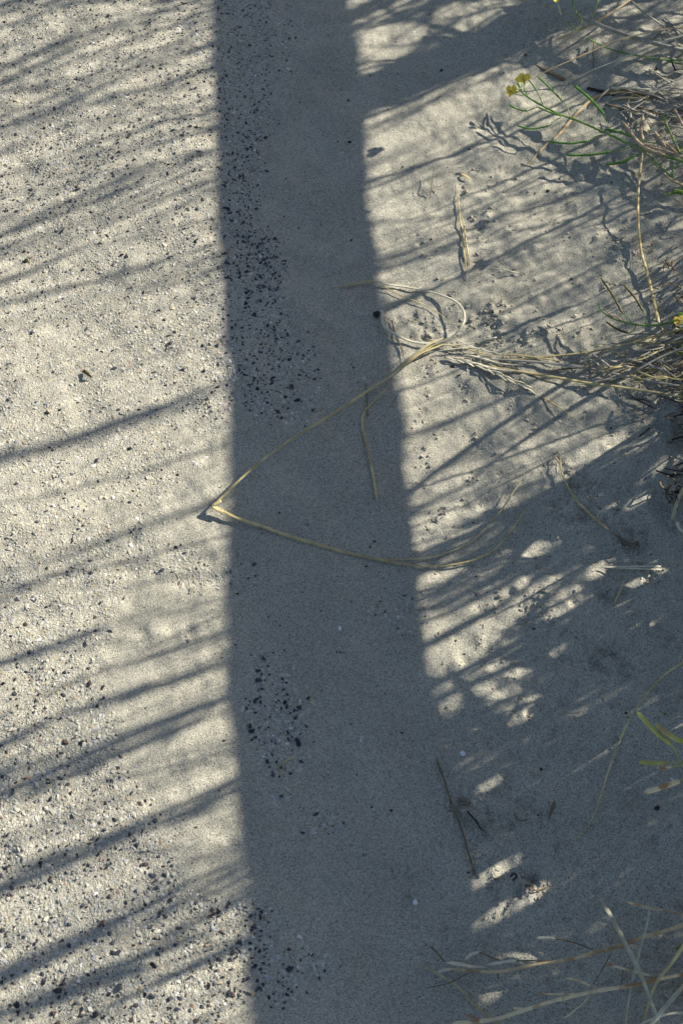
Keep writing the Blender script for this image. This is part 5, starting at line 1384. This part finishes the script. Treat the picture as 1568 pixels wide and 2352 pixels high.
def flower(parent, u, v, h, size, m='petal', seed=0, tilt=(-.6, .3, .6)):
    random.seed(seed); c = Q(u, v, h); part('calyx', tube_geo([c-np.array(tilt)*.0022, c, c+np.array(tilt)*.0018], [.0006, .0015, .0012], 7), M['bud'], parent)
    for k in range(4):
        a = k*math.pi/2+.6+random.uniform(-.3, .3); d = np.array([math.cos(a), math.sin(a), .25+random.uniform(-.2, .5)])+np.array(tilt)*.8
        part('petal', petal_geo(c+np.array(tilt)*.001, d, size*.60, size*.72, random.uniform(-.5, .3)), M[m], parent)
    for k in range(4):
        q = c+np.array(tilt)*.001; part('stamen', tube_geo([q, q+(np.array(tilt)+np.array([random.uniform(-.4, .4), random.uniform(-.4, .4), .2]))*.0045], [.0002, .0004], 5), M['tan'], parent)
h = .085
o = empty('flowering_plant', Q(*Z3([(1568,1160,.06)])[0]), 'green stalk with slender green pods and two yellow flowers leaning in at the upper right', 'flowering plant')
part('stem', strand(Z3([(395,648,h+.012),(415,665,h+.012),(450,695,h+.01),(560,760,h+.01),(680,820,h+.008),(800,862,h+.006),(900,905,h+.004),(1050,970,h),(1200,1042,h-.005),(1350,1096,h-.01),(1568,1158,h-.02),(1760,1210,h-.03)]), .0009, .0017, 60, 8, 1, 0, (.02, 0), node=5), M['green'], o)
for pts, j, r_, m_ in [([(562,755,.01),(540,700,.012),(520,660,.016),(490,610,.02),(448,562,.02)],2,.0011,'pod'),
  ([(755,838,.008),(735,770,.012),(703,727,.018),(620,640,.024),(520,545,.028)],2,.0013,'pod'),
  ([(1050,965,0),(1025,890,.006),(1002,825,.014),(900,710,.022),(775,605,.03)],2,.0020,'pod'),
  ([(528,766,.009),(480,785,.006),(450,797,.004),(385,785,.002),(315,750,.002)],2,.0012,'pod'),
  ([(800,862,.006),(740,845,.009),(700,832,.010),(610,805,.012),(525,768,.014)],2,.0013,'pod'),
  ([(690,843,.006),(650,865,.0),(612,901,-.004),(480,925,-.008),(370,900,-.008)],2,.0013,'pod'),
  ([(990,965,.002),(940,980,-.004),(892,1012,-.008),(740,1030,-.012),(598,1012,-.012)],2,.0016,'pod'),
  ([(1200,1050,-.004),(1110,1075,-.01),(1050,1090,-.014),(880,1112,-.018),(725,1113,-.02)],2,.0017,'pod'),
  ([(1380,1030,.0),(1270,1010,.004),(1200,980,.006),(1100,945,.008),(1005,925,.01)],2,.0019,'pod'),
  ([(1262,1080,-.006),(1250,1100,-.01),(1228,1112,-.012),(1130,1163,-.016),(1003,1182,-.018)],2,.0020,'pod')]:
    pod(o, Z3([(a, b, c+h) for a, b, c in pts]), j, r_, m_)
part('pedicel', strand(Z3([(452,690,h+.01),(432,650,h+.012),(430,602,h+.014)]), .0006, .0006, 10, 6, 1, 0, (0, 0)), M['green'], o)
part('pedicel', strand(Z3([(420,685,h+.01),(385,680,h+.012),(345,672,h+.013)]), .0006, .0006, 10, 6, 1, 0, (0, 0)), M['green'], o)
for a_, b_, c_, d_, r_ in [(395,628,386,585,.0021),(385,662,348,650,.0019),(408,652,405,634,.0015),(398,650,392,640,.0012)]:
    p = spline([Q(*Z3([(a_, b_, h+.013)])[0]), Q(*Z3([(c_, d_, h+.017)])[0])], 9); s_ = np.linspace(0, 1, 9); part('bud', tube_geo(p, r_*np.sin(np.pi*(s_*.9+.06))**.7, 8), M['bud'], o)
a_, b_ = Z3([(428,590)])[0]; flower(o, a_, b_, h+.016, .0125, 'petal', 3, (-.15, .7, .5))
a_, b_ = Z3([(345,668)])[0]; flower(o, a_, b_, h+.014, .0120, 'petal', 8, (-.75, -.1, .5))
# pale side stalk and shoots of the same plant group
o = empty('leafy_stalk', Q(*Z3([(1568,1340,.04)])[0]), 'pale green stalk with small leaves under the green pods at the right edge', 'plant')
part('stem', strand(Z3([(1268,1088,.07),(1340,1132,.07),(1400,1190,.068),(1480,1268,.06),(1568,1342,.05),(1700,1450,.03)]), .0008, .0014, 34, 7, 1, 0, (.1, 0), node=4), M['green'], o)
for p_ in [[(1575,1392,.05),(1530,1380,.055),(1470,1388,.055),(1415,1414,.05)],[(1580,1384,.06),(1540,1370,.065),(1492,1352,.06)],[(1590,1400,.05),(1560,1386,.05),(1520,1384,.05)]]:
    part('leaf', strand(Z3(p_), .0026, .0020, 14, 7, .3, .3, (.15, .6)), M['leaf'], o)
for p_ in [[(1335,1130,.07),(1350,1165,.068),(1390,1205,.066)],[(1385,1165,.07),(1370,1175,.07),(1345,1168,.07)],[(1518,1160,.06),(1495,1210,.06),(1490,1260,.058)],[(1500,1290,.05),(1485,1250,.05),(1478,1228,.05)]]:
    part('shoot', strand(Z3(p_), .0011, .0009, 10, 6, .7, 0, (.1, .4)), M['green'], o)
o = empty('green_shoot', Q(*Z3([(1568,1180,.05)])[0]), 'upright thin green shoot right of the dry pods', 'plant')
part('stem', strand(Z3([(1410,803,.09),(1450,900,.085),(1500,1010,.08),(1548,1110,.07),(1580,1200,.06),(1620,1300,.05)]), .0011, .0013, 30, 7, 1, 0, (.1, 0), node=5), M['green'], o)
for p_ in [[(1452,900,.085),(1448,860,.088),(1452,830,.088)],[(1470,940,.083),(1450,960,.08),(1430,930,.08)],[(1530,1070,.075),(1560,1075,.07),(1590,1070,.07)]]:
    part('shoot', strand(Z3(p_), .0009, .0006, 10, 6, .8, 0, (.1, .3)), M['green'], o)
o = empty('dry_pod_stalk', Q(*Z3([(1500,1080,.06)])[0]), 'cluster of brown dried pods with faded whitish flower behind the green pods', 'dry plant')
part('stem', strand(Z3([(1260,1020,.085),(1350,1060,.085),(1450,1085,.08),(1568,1130,.07),(1700,1190,.06)]), .0010, .0014, 26, 7, 1, 0, (.1, 0)), M['drypod'], o)
for p_, r_ in [([(1440,1112,.08),(1340,1085,.085),(1240,1015,.09),(1130,870,.095)],.0024),([(1278,1005,.09),(1265,930,.092),(1280,828,.095)],.0022),([(1442,1055,.085),(1380,970,.09),(1308,878,.095)],.0020),([(1568,905,.08),(1540,850,.085),(1500,778,.09)],.0018),([(1568,1330,.06),(1500,1300,.06),(1420,1248,.06)],.0020),([(1540,1115,.08),(1470,1050,.08),(1400,1000,.085)],.0013)]:
    part('pod', pod_geo(Z3(p_), r_), M['drypod'], o)
for p_ in [[(1420,925,.085),(1440,960,.084),(1470,1010,.08)],[(1340,890,.09),(1390,875,.09),(1440,885,.09)],[(1568,1075,.07),(1480,1110,.07),(1400,1150,.07),(1220,1240,.05)],[(1568,1465,.03),(1520,1440,.035),(1470,1410,.035)],[(1300,1060,.08),(1350,1045,.082),(1400,1060,.08)]]:
    part('twig', strand(Z3(p_), .0009, .0005, 14, 6, 1, 0, (.1, .3)), M['drypod'], o)
a_, b_ = Z3([(1325,945)])[0]; flower(o, a_, b_, .09, .0125, 'petalwhite', 5, (-.3, -.4, .6))
o = empty('flower_stalk', Q(*Z3([(840,150,.08)])[0]), 'small yellow flower on thin green stalks cut by the top edge', 'flowering plant')
part('stem', strand(Z3([(770,-30,.12),(775,20,.115),(800,90,.105),(842,148,.10),(815,215,.09)]), .0009, .0008, 24, 7, 1, 0, (0, .1)), M['green'], o)
part('stem', strand(Z3([(970,-30,.11),(940,50,.105),(905,145,.095)]), .0010, .0007, 14, 7, 1, 0, (0, .1)), M['green'], o)
part('stem', strand(Z3([(735,150,.09),(770,190,.09),(812,216,.09)]), .0008, .0006, 12, 7, 1, 0, (0, .1)), M['green'], o)
part('petal_strip', strand(Z3([(665,20,.11),(678,60,.11),(692,112,.11)]), .0014, .0012, 10, 6, .4, 0, (.2, .3)), M['petalwhite'], o)
a_, b_ = Z3([(670,3)])[0]; flower(o, a_, b_, .115, .013, 'petal', 12, (0, .3, .7))
# dark pods at the right
h = .035
o = empty('dark_pod_stalk', Q(*Z4([(1568,325,.03)])[0]), 'stalk with three dark brownish pods and an orange yellow bloom at the right edge', 'flowering plant')
part('stem', strand(Z4([(1700,280,h),(1568,318,h),(1500,340,h),(1420,352,h),(1340,345,h),(1260,322,h),(1212,292,h),(1195,262,h),(1203,246,h),(1220,243,h)]), .0014, .0007, 50, 7, 1, 0, (0, .1)), M['green'], o)
for pts, j in [([(1350,346,0),(1325,320,.004),(1300,300,.008),(1260,225,.016),(1203,140,.022)],2),([(1407,346,0),(1403,315,.004),(1392,292,.008),(1355,230,.014),(1303,170,.02)],2),([(1362,350,0),(1348,372,-.004),(1330,386,-.006),(1280,370,-.008),(1226,334,-.008)],2)]:
    pod(o, Z4([(a, b, c+h) for a, b, c in pts]), j, .0015, 'darkpod')
for p_ in [[(1260,322,.0),(1240,300,.002),(1225,285,.002)],[(1212,270,.0),(1235,272,.0),(1240,290,.0)],[(1300,335,0),(1270,310,.002),(1245,312,.002)]]:
    part('shoot', strand(Z4([(a, b, c+h) for a, b, c in p_]), .0012, .0007, 10, 6, .8, 0, (.2, .3)), M['drypod'], o)
a_, b_ = Z4([(1555,335)])[0]; flower(o, a_, b_, h+.01, .009, 'petal', 9, (-.5, -.2, .6))
p = spline([Q(*Z4([(1575,310,h+.01)])[0]), Q(*Z4([(1540,296,h+.014)])[0])], 9); part('bud', tube_geo(p, .0022*np.sin(np.pi*(np.linspace(0, 1, 9)*.9+.06))**.7, 8), M['bud'], o)
for i, p_ in enumerate([[(1545,480,.006),(1560,450,.012),(1555,425,.016)],[(1460,470,.004),(1470,465,.008),(1450,458,.01)],[(1250,610,.003),(1258,600,.006),(1245,595,.007)]]):
    S('seedling', ['tiny green shoot at the right edge beneath the orange bloom','tiny green shoot between stems right of the dry bundle','tiny green shoot at the lower rim of the dry bundle'][i], 'seedling', Z4(p_), .0016, 'leaf', .0010, n=10, flat=.4)

# ---- lower right bank
S('curved_straw', 'greenish tan blade curving down right in the shade right of the folded leaf tips', 'dry leaf', A1([(787,280,.006),(785,330,.006),(793,400,.005),(820,460,.004),(850,520,.003),(900,590,.003),(950,640,.003),(1020,705,.003),(1095,766,.002)]), .0007, 'straw', .0014, n=44, taper=(.15, .02))
S('small_root', 'brown curled root end below the greenish tan blade', 'root', A1([(1110,783,.002),(1150,810,.004),(1185,838,.003),(1225,862,.003),(1262,858,.004),(1277,838,.003)]), .0010, 'brown', .0022, n=24, rough=.35, taper=(.3, .05))
o = empty('needle_pair', Q(*A1([(1230,1003)])[0]), 'pair of pale needle straws joined at the left lying level', 'straw')
part('needle', strand(A1([(1040,1003,.003),(1150,1001,.004),(1300,1000,.005),(1428,999,.006)]), .0006, .0011, 20, 6, .7, .2, (.1, .02)), M['pale'], o)
part('needle', strand(A1([(1040,1005,.003),(1150,1009,.004),(1300,1015,.005),(1430,1022,.005)]), .0006, .0009, 20, 6, .7, .2, (.1, .02)), M['pale'], o)
S('leaf_chip', 'short tan leaf chip slanting below the pair of needles', 'leaf scrap', A1([(1193,1088,.003),(1175,1130,.003),(1158,1175,.002),(1125,1241,.001)]), .0008, 'tan', .0012, n=14, flat=.5)
S('grass_hair', 'hair thin straw standing in a faint light patch above the light speckled sand', 'straw', A1([(1270,1348,.006),(1271,1380,.004),(1271,1410,.002)]), .0004, 'pale', .0004)
S('grass_hair', 'short dark hair near the upper end of the greenish tan blade', 'straw', A1([(775,330,.002),(778,370,.002),(772,415,.001)]), .0004, 'brown', .0004)
S('forked_chip', 'small tan forked chip at the head of the greenish tan blade', 'leaf scrap', A1([(745,295,.003),(762,315,.004),(778,335,.002)]), .0012, 'tan', .0008, n=10)
S('long_grass_hair', 'long thin blade sweeping in an arc from the right edge in deep shade', 'dry leaf', A2([(1700,-30,.05),(1568,40,.04),(1450,122,.03),(1350,232,.022),(1260,370,.016),(1200,500,.012),(1140,660,.010),(1100,790,.008),(1040,950,.005),(960,1050,.005),(905,1110,.003)]), .0009, 'straw', .0007, n=70)
S('thin_straw', 'thin straight straw slanting down from the white shell chip', 'straw', A2([(148,570,.002),(168,640,.002),(190,692,.003),(215,780,.003),(240,850,.003),(275,940,.003),(300,1012,.003),(340,1150,.003),(372,1245,.002),(380,1282,.001)]), .0008, 'brown', .0009, n=50, taper=(.1, .05))
S('dark_twig', 'short black twig lying right of the root crumbs', 'twig', A2([(831,836,.002),(820,870,.004),(808,905,.003),(794,946,.002)]), .0016, 'brown', .0009, n=14, rough=.35, taper=(.15, .15))
S('pale_twig', 'short pale twig lying under the blurred tan pod', 'twig', A2([(1295,790,.003),(1260,828,.004),(1200,882,.002)]), .0010, 'grey', .0008, n=12)
S('root_crumb', 'dark forked root crumb left of centre among the tracks in the shaded bank', 'root', A2([(275,818,.002),(300,832,.004),(345,848,.004),(320,860,.003),(272,854,.002)]), 0.00084, 'brown', 0.00072, n=20, rough=.5)
S('root_crumb', 'long knobbly root crumb lower among the tracks in the shaded bank', 'root', A2([(328,893,.001),(352,922,.003),(385,958,.003),(400,990,.003),(432,1012,.002)]), 0.00066, 'dark', 0.00084, n=20, rough=.6)
S('root_crumb', 'knobbly root crumb beside the black twig', 'root', A2([(600,905,.001),(612,935,.003),(640,950,.003),(680,942,.001)]), 0.00066, 'brown', 0.00072, n=16, rough=.6)
S('root_crumb', 'dark lump of root matter above the light patch near the lower straws', 'root', A3([(575,330,.002),(600,310,.004),(610,335,.005),(590,350,.003),(605,355,.002)]), 0.00072, 'dark', 0.00096, n=14, rough=.5)
S('root_crumb', 'thin dark root running right of the dark lump', 'root', A3([(640,372,.001),(690,385,.003),(720,408,.003),(760,400,.003),(800,385,.001)]), 0.00084, 'brown', 0.00060, n=20, rough=.6)
S('root_crumb', 'short dark root above the light patch at the lower straw end', 'root', A3([(480,345,.002),(510,335,.003),(545,318,.001)]), 0.00072, 'brown', 0.00054, n=12, rough=.5)
S('stem_fragment', 'short split stem fragment lying in the middle shade above the white shell bead', 'twig', [(930,2014,.002),(943,2004,.004),(955,1997,.004),(967,1989,.002)], .0013, 'grey', .0020, n=12, rough=.25)
S('stem_fragment', 'thin yellowish straw bit beside dark chips on the lower band', 'straw', [(640,1760,.003),(658,1747,.004),(681,1734,.003)], .0008, 'straw', .0007, n=10)
# blurred pods closer to the camera
h = .17
o = empty('yellow_pod_stalk', Q(*A2([(1568,600,h)])[0]), 'yellowish green pods poking in blurred from the right edge', 'plant')
for pts, j, r_, m_ in [([(1545,605,.0),(1530,560,.002),(1500,515,.004),(1400,430,.008),(1303,325,.012)],2,.0021,'yelpod'),([(1680,545,.0),(1640,530,.002),(1600,515,.004),(1500,465,.008),(1410,395,.01)],2,.0022,'yelpod'),([(1600,612,0),(1568,614,.0),(1480,618,.0),(1400,620,.0),(1312,612,0)],2,.0020,'yelpod'),([(1660,690,0),(1600,700,0),(1550,720,0),(1440,760,.0),(1343,788,0)],2,.0022,'tanpod'),([(1640,610,0),(1560,630,0),(1500,640,0),(1450,650,0),(1418,642,0)],2,.0012,'tanpod')]:
    pod(o, A2([(a, b, c+h) for a, b, c in pts]), j, r_, m_, 'yelpod')
part('stem', strand(A2([(1560,600,h),(1640,620,h),(1750,660,h-.02),(1900,760,h-.06)]), .0013, .0018, 16, 7, 1, 0, (.1, 0)), M['yelpod'], o)
S('pale_twig', 'blurred pale twig low beneath the tan pod at the right edge', 'twig', A2([(1680,770,.08),(1568,800,.07),(1480,830,.06),(1400,848,.05)]), .0016, 'grey', .0008, n=16)

# ---- bottom right branched stems
o = empty('branched_culm', Q(*A3([(860,815,.03)])[0]), 'tan branched dead stem reaching left across the lower right corner', 'dry stem')
b = .014
part('stem', strand(A3([(180,856,b-.02),(260,862,b-.01),(350,871,b),(500,876,b),(600,860,b),(720,835,b),(860,815,b),(1000,786,b),(1060,765,b),(1200,730,b),(1330,680,b),(1450,645,b),(1568,608,b),(1720,560,b)]), .0010, .0017, 70, 8, 1, 0, (.08, 0), node=8, rough=.08), M['tan'], o)
for pts, r_, m_ in [([(1060,755,b),(1000,730,b),(940,708,b),(880,692,b),(825,685,b)],.0008,'brown'),([(835,686,b),(790,684,b),(725,682,b)],.0017,'pale'),([(860,818,b),(760,812,b),(650,812,b),(560,818,b)],.0008,'brown'),([(620,812,b),(540,820,b),(440,836,b)],.0016,'pale'),([(520,812,b),(470,795,b),(430,775,b),(392,764,b)],.0009,'brown'),([(400,762,b),(350,778,b),(315,808,b)],.0017,'pale'),([(108,722,.02),(140,752,.022),(170,785,.025),(208,825,.028)],.0010,'brown'),([(205,822,.028),(300,835,.03),(360,848,b),(440,852,b)],.0019,'pale'),([(240,858,.02),(190,868,.018),(160,880,.015)],.0015,'pale'),([(380,872,b),(300,900,.02),(240,935,.012),(170,955,.008),(80,968,.003)],.0006,'brown'),([(500,876,b),(505,900,b),(508,925,b)],.0008,'brown'),([(1160,760,.03),(1100,870,.028),(1050,950,.026)],.0007,'brown'),([(1335,680,b),(1370,662,b),(1330,668,b)],.0012,'tan')]:
    part('side_twig', strand(A3(pts), r_*.8, r_*.72, 16, 6, .8, .1, (.15, .15)), M[m_], o)
o = empty('pale_branch', Q(*A3([(1070,985,.03)])[0]), 'smooth cream branched stem lowest in the lower right corner', 'dry stem')
b = .018
part('stem', strand(A3([(235,1171,b),(400,1160,b),(520,1141,b),(640,1101,b),(780,1056,b),(920,1020,b),(1070,986,b),(1200,966,b),(1330,945,b),(1420,920,b),(1568,890,b-.01),(1700,865,b-.02)]), .0015, .0014, 60, 8, 1, 0, (.02, 0), node=6, rough=.08), M['straw' if False else 'tanpod'], o)
for pts, r_ in [([(1075,981,b),(1000,940,b),(950,922,b),(893,911,b)],.0014),([(1412,915,b),(1330,885,b),(1250,865,b),(1170,842,b),(1112,829,b)],.0014),([(985,1000,b),(930,1003,b),(850,1006,b),(730,1000,b)],.0011),([(1030,1010,b),(990,1060,b-.005),(950,1092,b-.01),(905,1130,b-.01),(868,1143,b-.01)],.0009),([(660,1090,b),(620,1088,b),(588,1085,b)],.0014),([(420,1160,b),(370,1140,b),(318,1122,b)],.0012)]:
    part('side_twig', strand(A3(pts), r_*.65, r_*.8, 14, 7, .9, .1, (.1, .05)), M['tanpod'], o)
lv = [([(1088,450,.05),(1130,520,.05),(1160,570,.048),(1240,720,.046),(1320,880,.046),(1380,1040,.044),(1432,1180,.04),(1470,1290,.03)],.0026,.0018,'greyleaf','broad grey green leaf slanting down right over the branched stems'),
 ([(1382,478,.04),(1368,560,.04),(1350,640,.04),(1300,830,.035),(1262,1000,.03),(1235,1180,.02),(1220,1280,.01)],.0010,.0013,'greyleaf','narrow leaf leaning down left behind the broad grey green one'),
 ([(1700,540,.08),(1568,730,.07),(1500,830,.06),(1420,930,.05),(1370,1050,.04),(1335,1180,.03)],.0024,.0009,'straw','yellowish leaf bending from the right edge down to the cream branch'),
 ([(1720,780,.08),(1568,960,.07),(1480,1060,.06),(1385,1180,.05),(1310,1290,.04)],.0024,.0022,'greyleaf','broad pale leaf leaving the bottom edge up right in the corner'),
 ([(72,833,.002),(160,888,.004),(260,950,.008),(340,1030,.010),(420,1110,.014),(512,1180,.02),(600,1250,.02)],.0008,.0012,'straw','thin pale blade lying left of the cream branch end'),
 ([(345,985,.004),(385,1020,.006),(420,1062,.008),(492,1132,.012),(560,1200,.015)],.0007,.0009,'greyleaf','finer grey blade beside the thin pale blade near the bottom'),
 ([(1190,455,.02),(1250,478,.022),(1300,490,.024),(1440,520,.028),(1568,548,.03),(1700,580,.03)],.0009,.0012,'tan','thin tan stem crossing the top of the narrow leaf to the right edge'),
 ([(1240,475,.02),(1300,500,.022),(1360,512,.024),(1440,524,.026)],.0009,.0012,'pale','pale sliver hugging the thin tan stem'),
 ([(1500,800,.03),(1440,870,.028),(1420,900,.028),(1380,1000,.02)],.0010,.0008,'grey','thin grey straw beside the yellowish leaf'),
 ([(1230,830,.01),(1218,900,.01),(1205,990,.006)],.0006,.0005,'brown','fine brown straw between the leaf stems'),
 ([(1700,1080,.06),(1568,1110,.05),(1480,1120,.05),(1360,1160,.04),(1300,1200,.03)],.0014,.0010,'pale','pale blade in the extreme bottom right corner'),
 ([(1520,745,.06),(1545,735,.06),(1600,700,.06)],.0016,.0014,'leaf','small bright green leaf tip at the right edge of the lower corner')]
for pts, r0_, r1_, m_, lab in lv:
    S('leaning_straw', lab, 'grass leaf', [(a, b_, c*.55) for a, b_, c in A3(pts)], r0_*.76, m_, r1_*.76, n=44, flat=.4, furrow=.5, taper=(.10, .04))
# dark leaf bases at the right edge
for i, (pts, r_, m_) in enumerate([([(1500,700,.02),(1512,640,.03),(1540,560,.05),(1568,500,.07),(1600,420,.09)],.0016,'greyleaf'),([(1506,690,.02),(1525,620,.03),(1548,570,.05),(1600,470,.08)],.0010,'grey'),([(1530,720,.01),(1548,760,.01),(1590,790,.01)],.0020,'pale')]):
    S('leaning_straw', ['dull leaf springing up at the right edge above the level needle pair','grey straw beside the dull springing leaf','pale sheath at the foot of the dull springing leaf'][i], 'grass leaf', A1(pts), r_, m_, r_*.7, n=20)
rb = random.Random(4); V = []; Fc = []
gl = []
for k in range(110):
    u = rb.uniform(1525, 1600)+abs(rb.gauss(0, 12)); v = rb.choice([rb.gauss(960, 60), rb.gauss(1120, 60), rb.gauss(680, 60)]); a_ = rb.uniform(0, 6.28); l_ = rb.uniform(10, 38)
    gl.append(strand([(u, v, .004), (u+l_*math.cos(a_)*.6, v+l_*math.sin(a_)*.5, .015), (u+l_*math.cos(a_)+8, v+l_*math.sin(a_), .008)], rb.uniform(.0006, .0014), None, 6, 5))
V, Fc = join(gl); o = mesh_obj('leaf_litter', V, Fc, M['brown']); o['kind'] = 'stuff'
for name, n, box, mm in (('dry_litter', 26, (1350, 1600, 175, 320), 'grey'), ('straw_litter', 30, (1400, 1600, 20, 420), 'grey'), ('dry_litter', 40, (1260, 1600, 750, 900), 'straw'), ('straw_litter', 36, (1320, 1600, 760, 890), 'grey'), ('root_litter', 36, (1440, 1600, 640, 1240), 'dark'), ('dry_litter', 40, (1420, 1600, 2150, 2352), 'grey')):
    gl = []
    for k in range(n):
        u = box[0]+(box[1]-box[0])*rb.random()**.6; t_ = (u-box[0])/(box[1]-box[0]); v = rb.uniform(box[2], box[3]); v = v if box[3] < 700 and box[0] < 1335 else v
        v = (box[2]+box[3])/2+(v-(box[2]+box[3])/2)*(.25+.75*t_); a_ = rb.gauss(.05, .38); l_ = rb.uniform(25, 130)*(.5+.5*t_); h_ = rb.uniform(.001, .010)
        gl.append(strand([(u, v, h_), (u+l_*.5, v+l_*.5*a_+rb.gauss(0, 4), h_+.004), (u+l_, v+l_*a_+rb.gauss(0, 8), h_*.6)], rb.uniform(.0005, .0012), None, 8, 5))
    V, Fc = join(gl); o = mesh_obj(name, V, Fc, M[mm]); o['kind'] = 'stuff'

# ---- pebbles, shells, scraps
def lump(name, lab, cat, u, v, size, m, flat=.6, seed=0, sub=2, sink=.1, h=0):
    r_ = np.random.default_rng(seed); V = [np.array(x) for x in ICO]; Fc = [tuple(f) for f in ICF]
    for _ in range(sub):
        mid = {}; F2 = []
        def md(a, b):
            k = (min(a, b), max(a, b))
            if k not in mid: q = (V[a]+V[b]); V.append(q/np.linalg.norm(q)); mid[k] = len(V)-1
            return mid[k]
        for (a, b, c) in Fc: x, y, z = md(a, b), md(b, c), md(c, a); F2 += [(a, x, z), (x, b, y), (z, y, c), (x, y, z)]
        Fc = F2
    W = np.array(V); ax = r_.normal(0, 1, (7, 3)); ax /= np.linalg.norm(ax, axis=1)[:, None]
    d = 1+sum(.16*np.sin(W@a*3+i*2) for i, a in enumerate(ax))*.6+r_.normal(0, .02, len(W)); W = W*d[:, None]*np.array([1, r_.uniform(.7, .95), flat])*size/2
    a = r_.uniform(0, 6.28); W = W@np.array([[math.cos(a), math.sin(a), 0], [-math.sin(a), math.cos(a), 0], [0, 0, 1]]); c = Q(u, v, size*flat*.5-size*sink+h); W = W+c
    return tag(mesh_obj(name, W, Fc, M[m]), lab, cat)
lump('sand_clump', 'dark rounded clump touched by the end of the looped stem', 'clump', 866, 721, .0092, 'dark', .6, 2)
lump('shell_fragment', 'small white shell chip in the middle of the shadow band', 'shell', 780.5, 1442, .0042, 'shell', .5, 3)
lump('shell_fragment', 'angular white shell chip at the top of the thin straight straw', 'shell', 1062, 1731, .0052, 'shell', .35, 4, 1)
lump('shell_bead', 'round white shell bead in the lower shade', 'shell', 953.5, 2072, .0046, 'shell', .7, 15)
lump('moss_tuft', 'tiny dark mossy tuft near the left edge among the chips', 'moss', 60, 598, .0052, 'moss', .8, 6, 2)
lump('dark_pebble', 'black pebble on the sand edge of the shadow band above the looped stem', 'pebble', 803, 326, .0042, 'dark', .6, 7)
for i, (u, v, s_, m_, lab) in enumerate([(1206,125,.0055,'dark','dark bit of litter near the short flat brown stick'),(1245,160,.004,'dark','smaller dark bit of litter just above the short flat brown stick'),(1013,161,.006,'dark','angular dark flake in the shade right of the two bright patches at top'),(1258,438,.0058,'dark','dark crumb on the sunlit bank under the green pods'),(1212,440,.0045,'grey','grey crumb left of the dark crumb under the green pods'),(990,549,.0038,'dark','dark speck on bright sand above the looped stem'),(1136,722,.008,'crumb','large caked crumb of sand in the hollow right of the loop'),(1133,716,.005,'dark','black bit inside the hollow right of the loop'),(1312,640,.004,'dark','dark round seed above the dark pods'),(1498,690,.006,'brown','brown knob beside the upright stem near the dark pods'),(1508,1856,.006,'dark','blackish chip at the lower right below the blurred pods'),(1241,1767,.0042,'moss','tiny green brown seed in the lower shade'),(1526,1640,.004,'leaf','tiny green seed leaf beside the long arc'),(1437,1638,.004,'moss','small dull green seed left of the long arc'),(1040,842,.0045,'dark','dark knob under the left tip of the dry bundle'),(1170,520,.0035,'brown','brown speck on the bank below the split straw')]):
    lump('litter_bit', lab, 'litter', u, v, s_*.75, m_, .45, 30+i, 1, .18)
S('dark_twig', 'short dark mossy twig on the left chips', 'twig', [(193,852,.003),(203,860,.004),(214,868,.003)], .0022, 'moss', .0012, n=10, rough=.5)
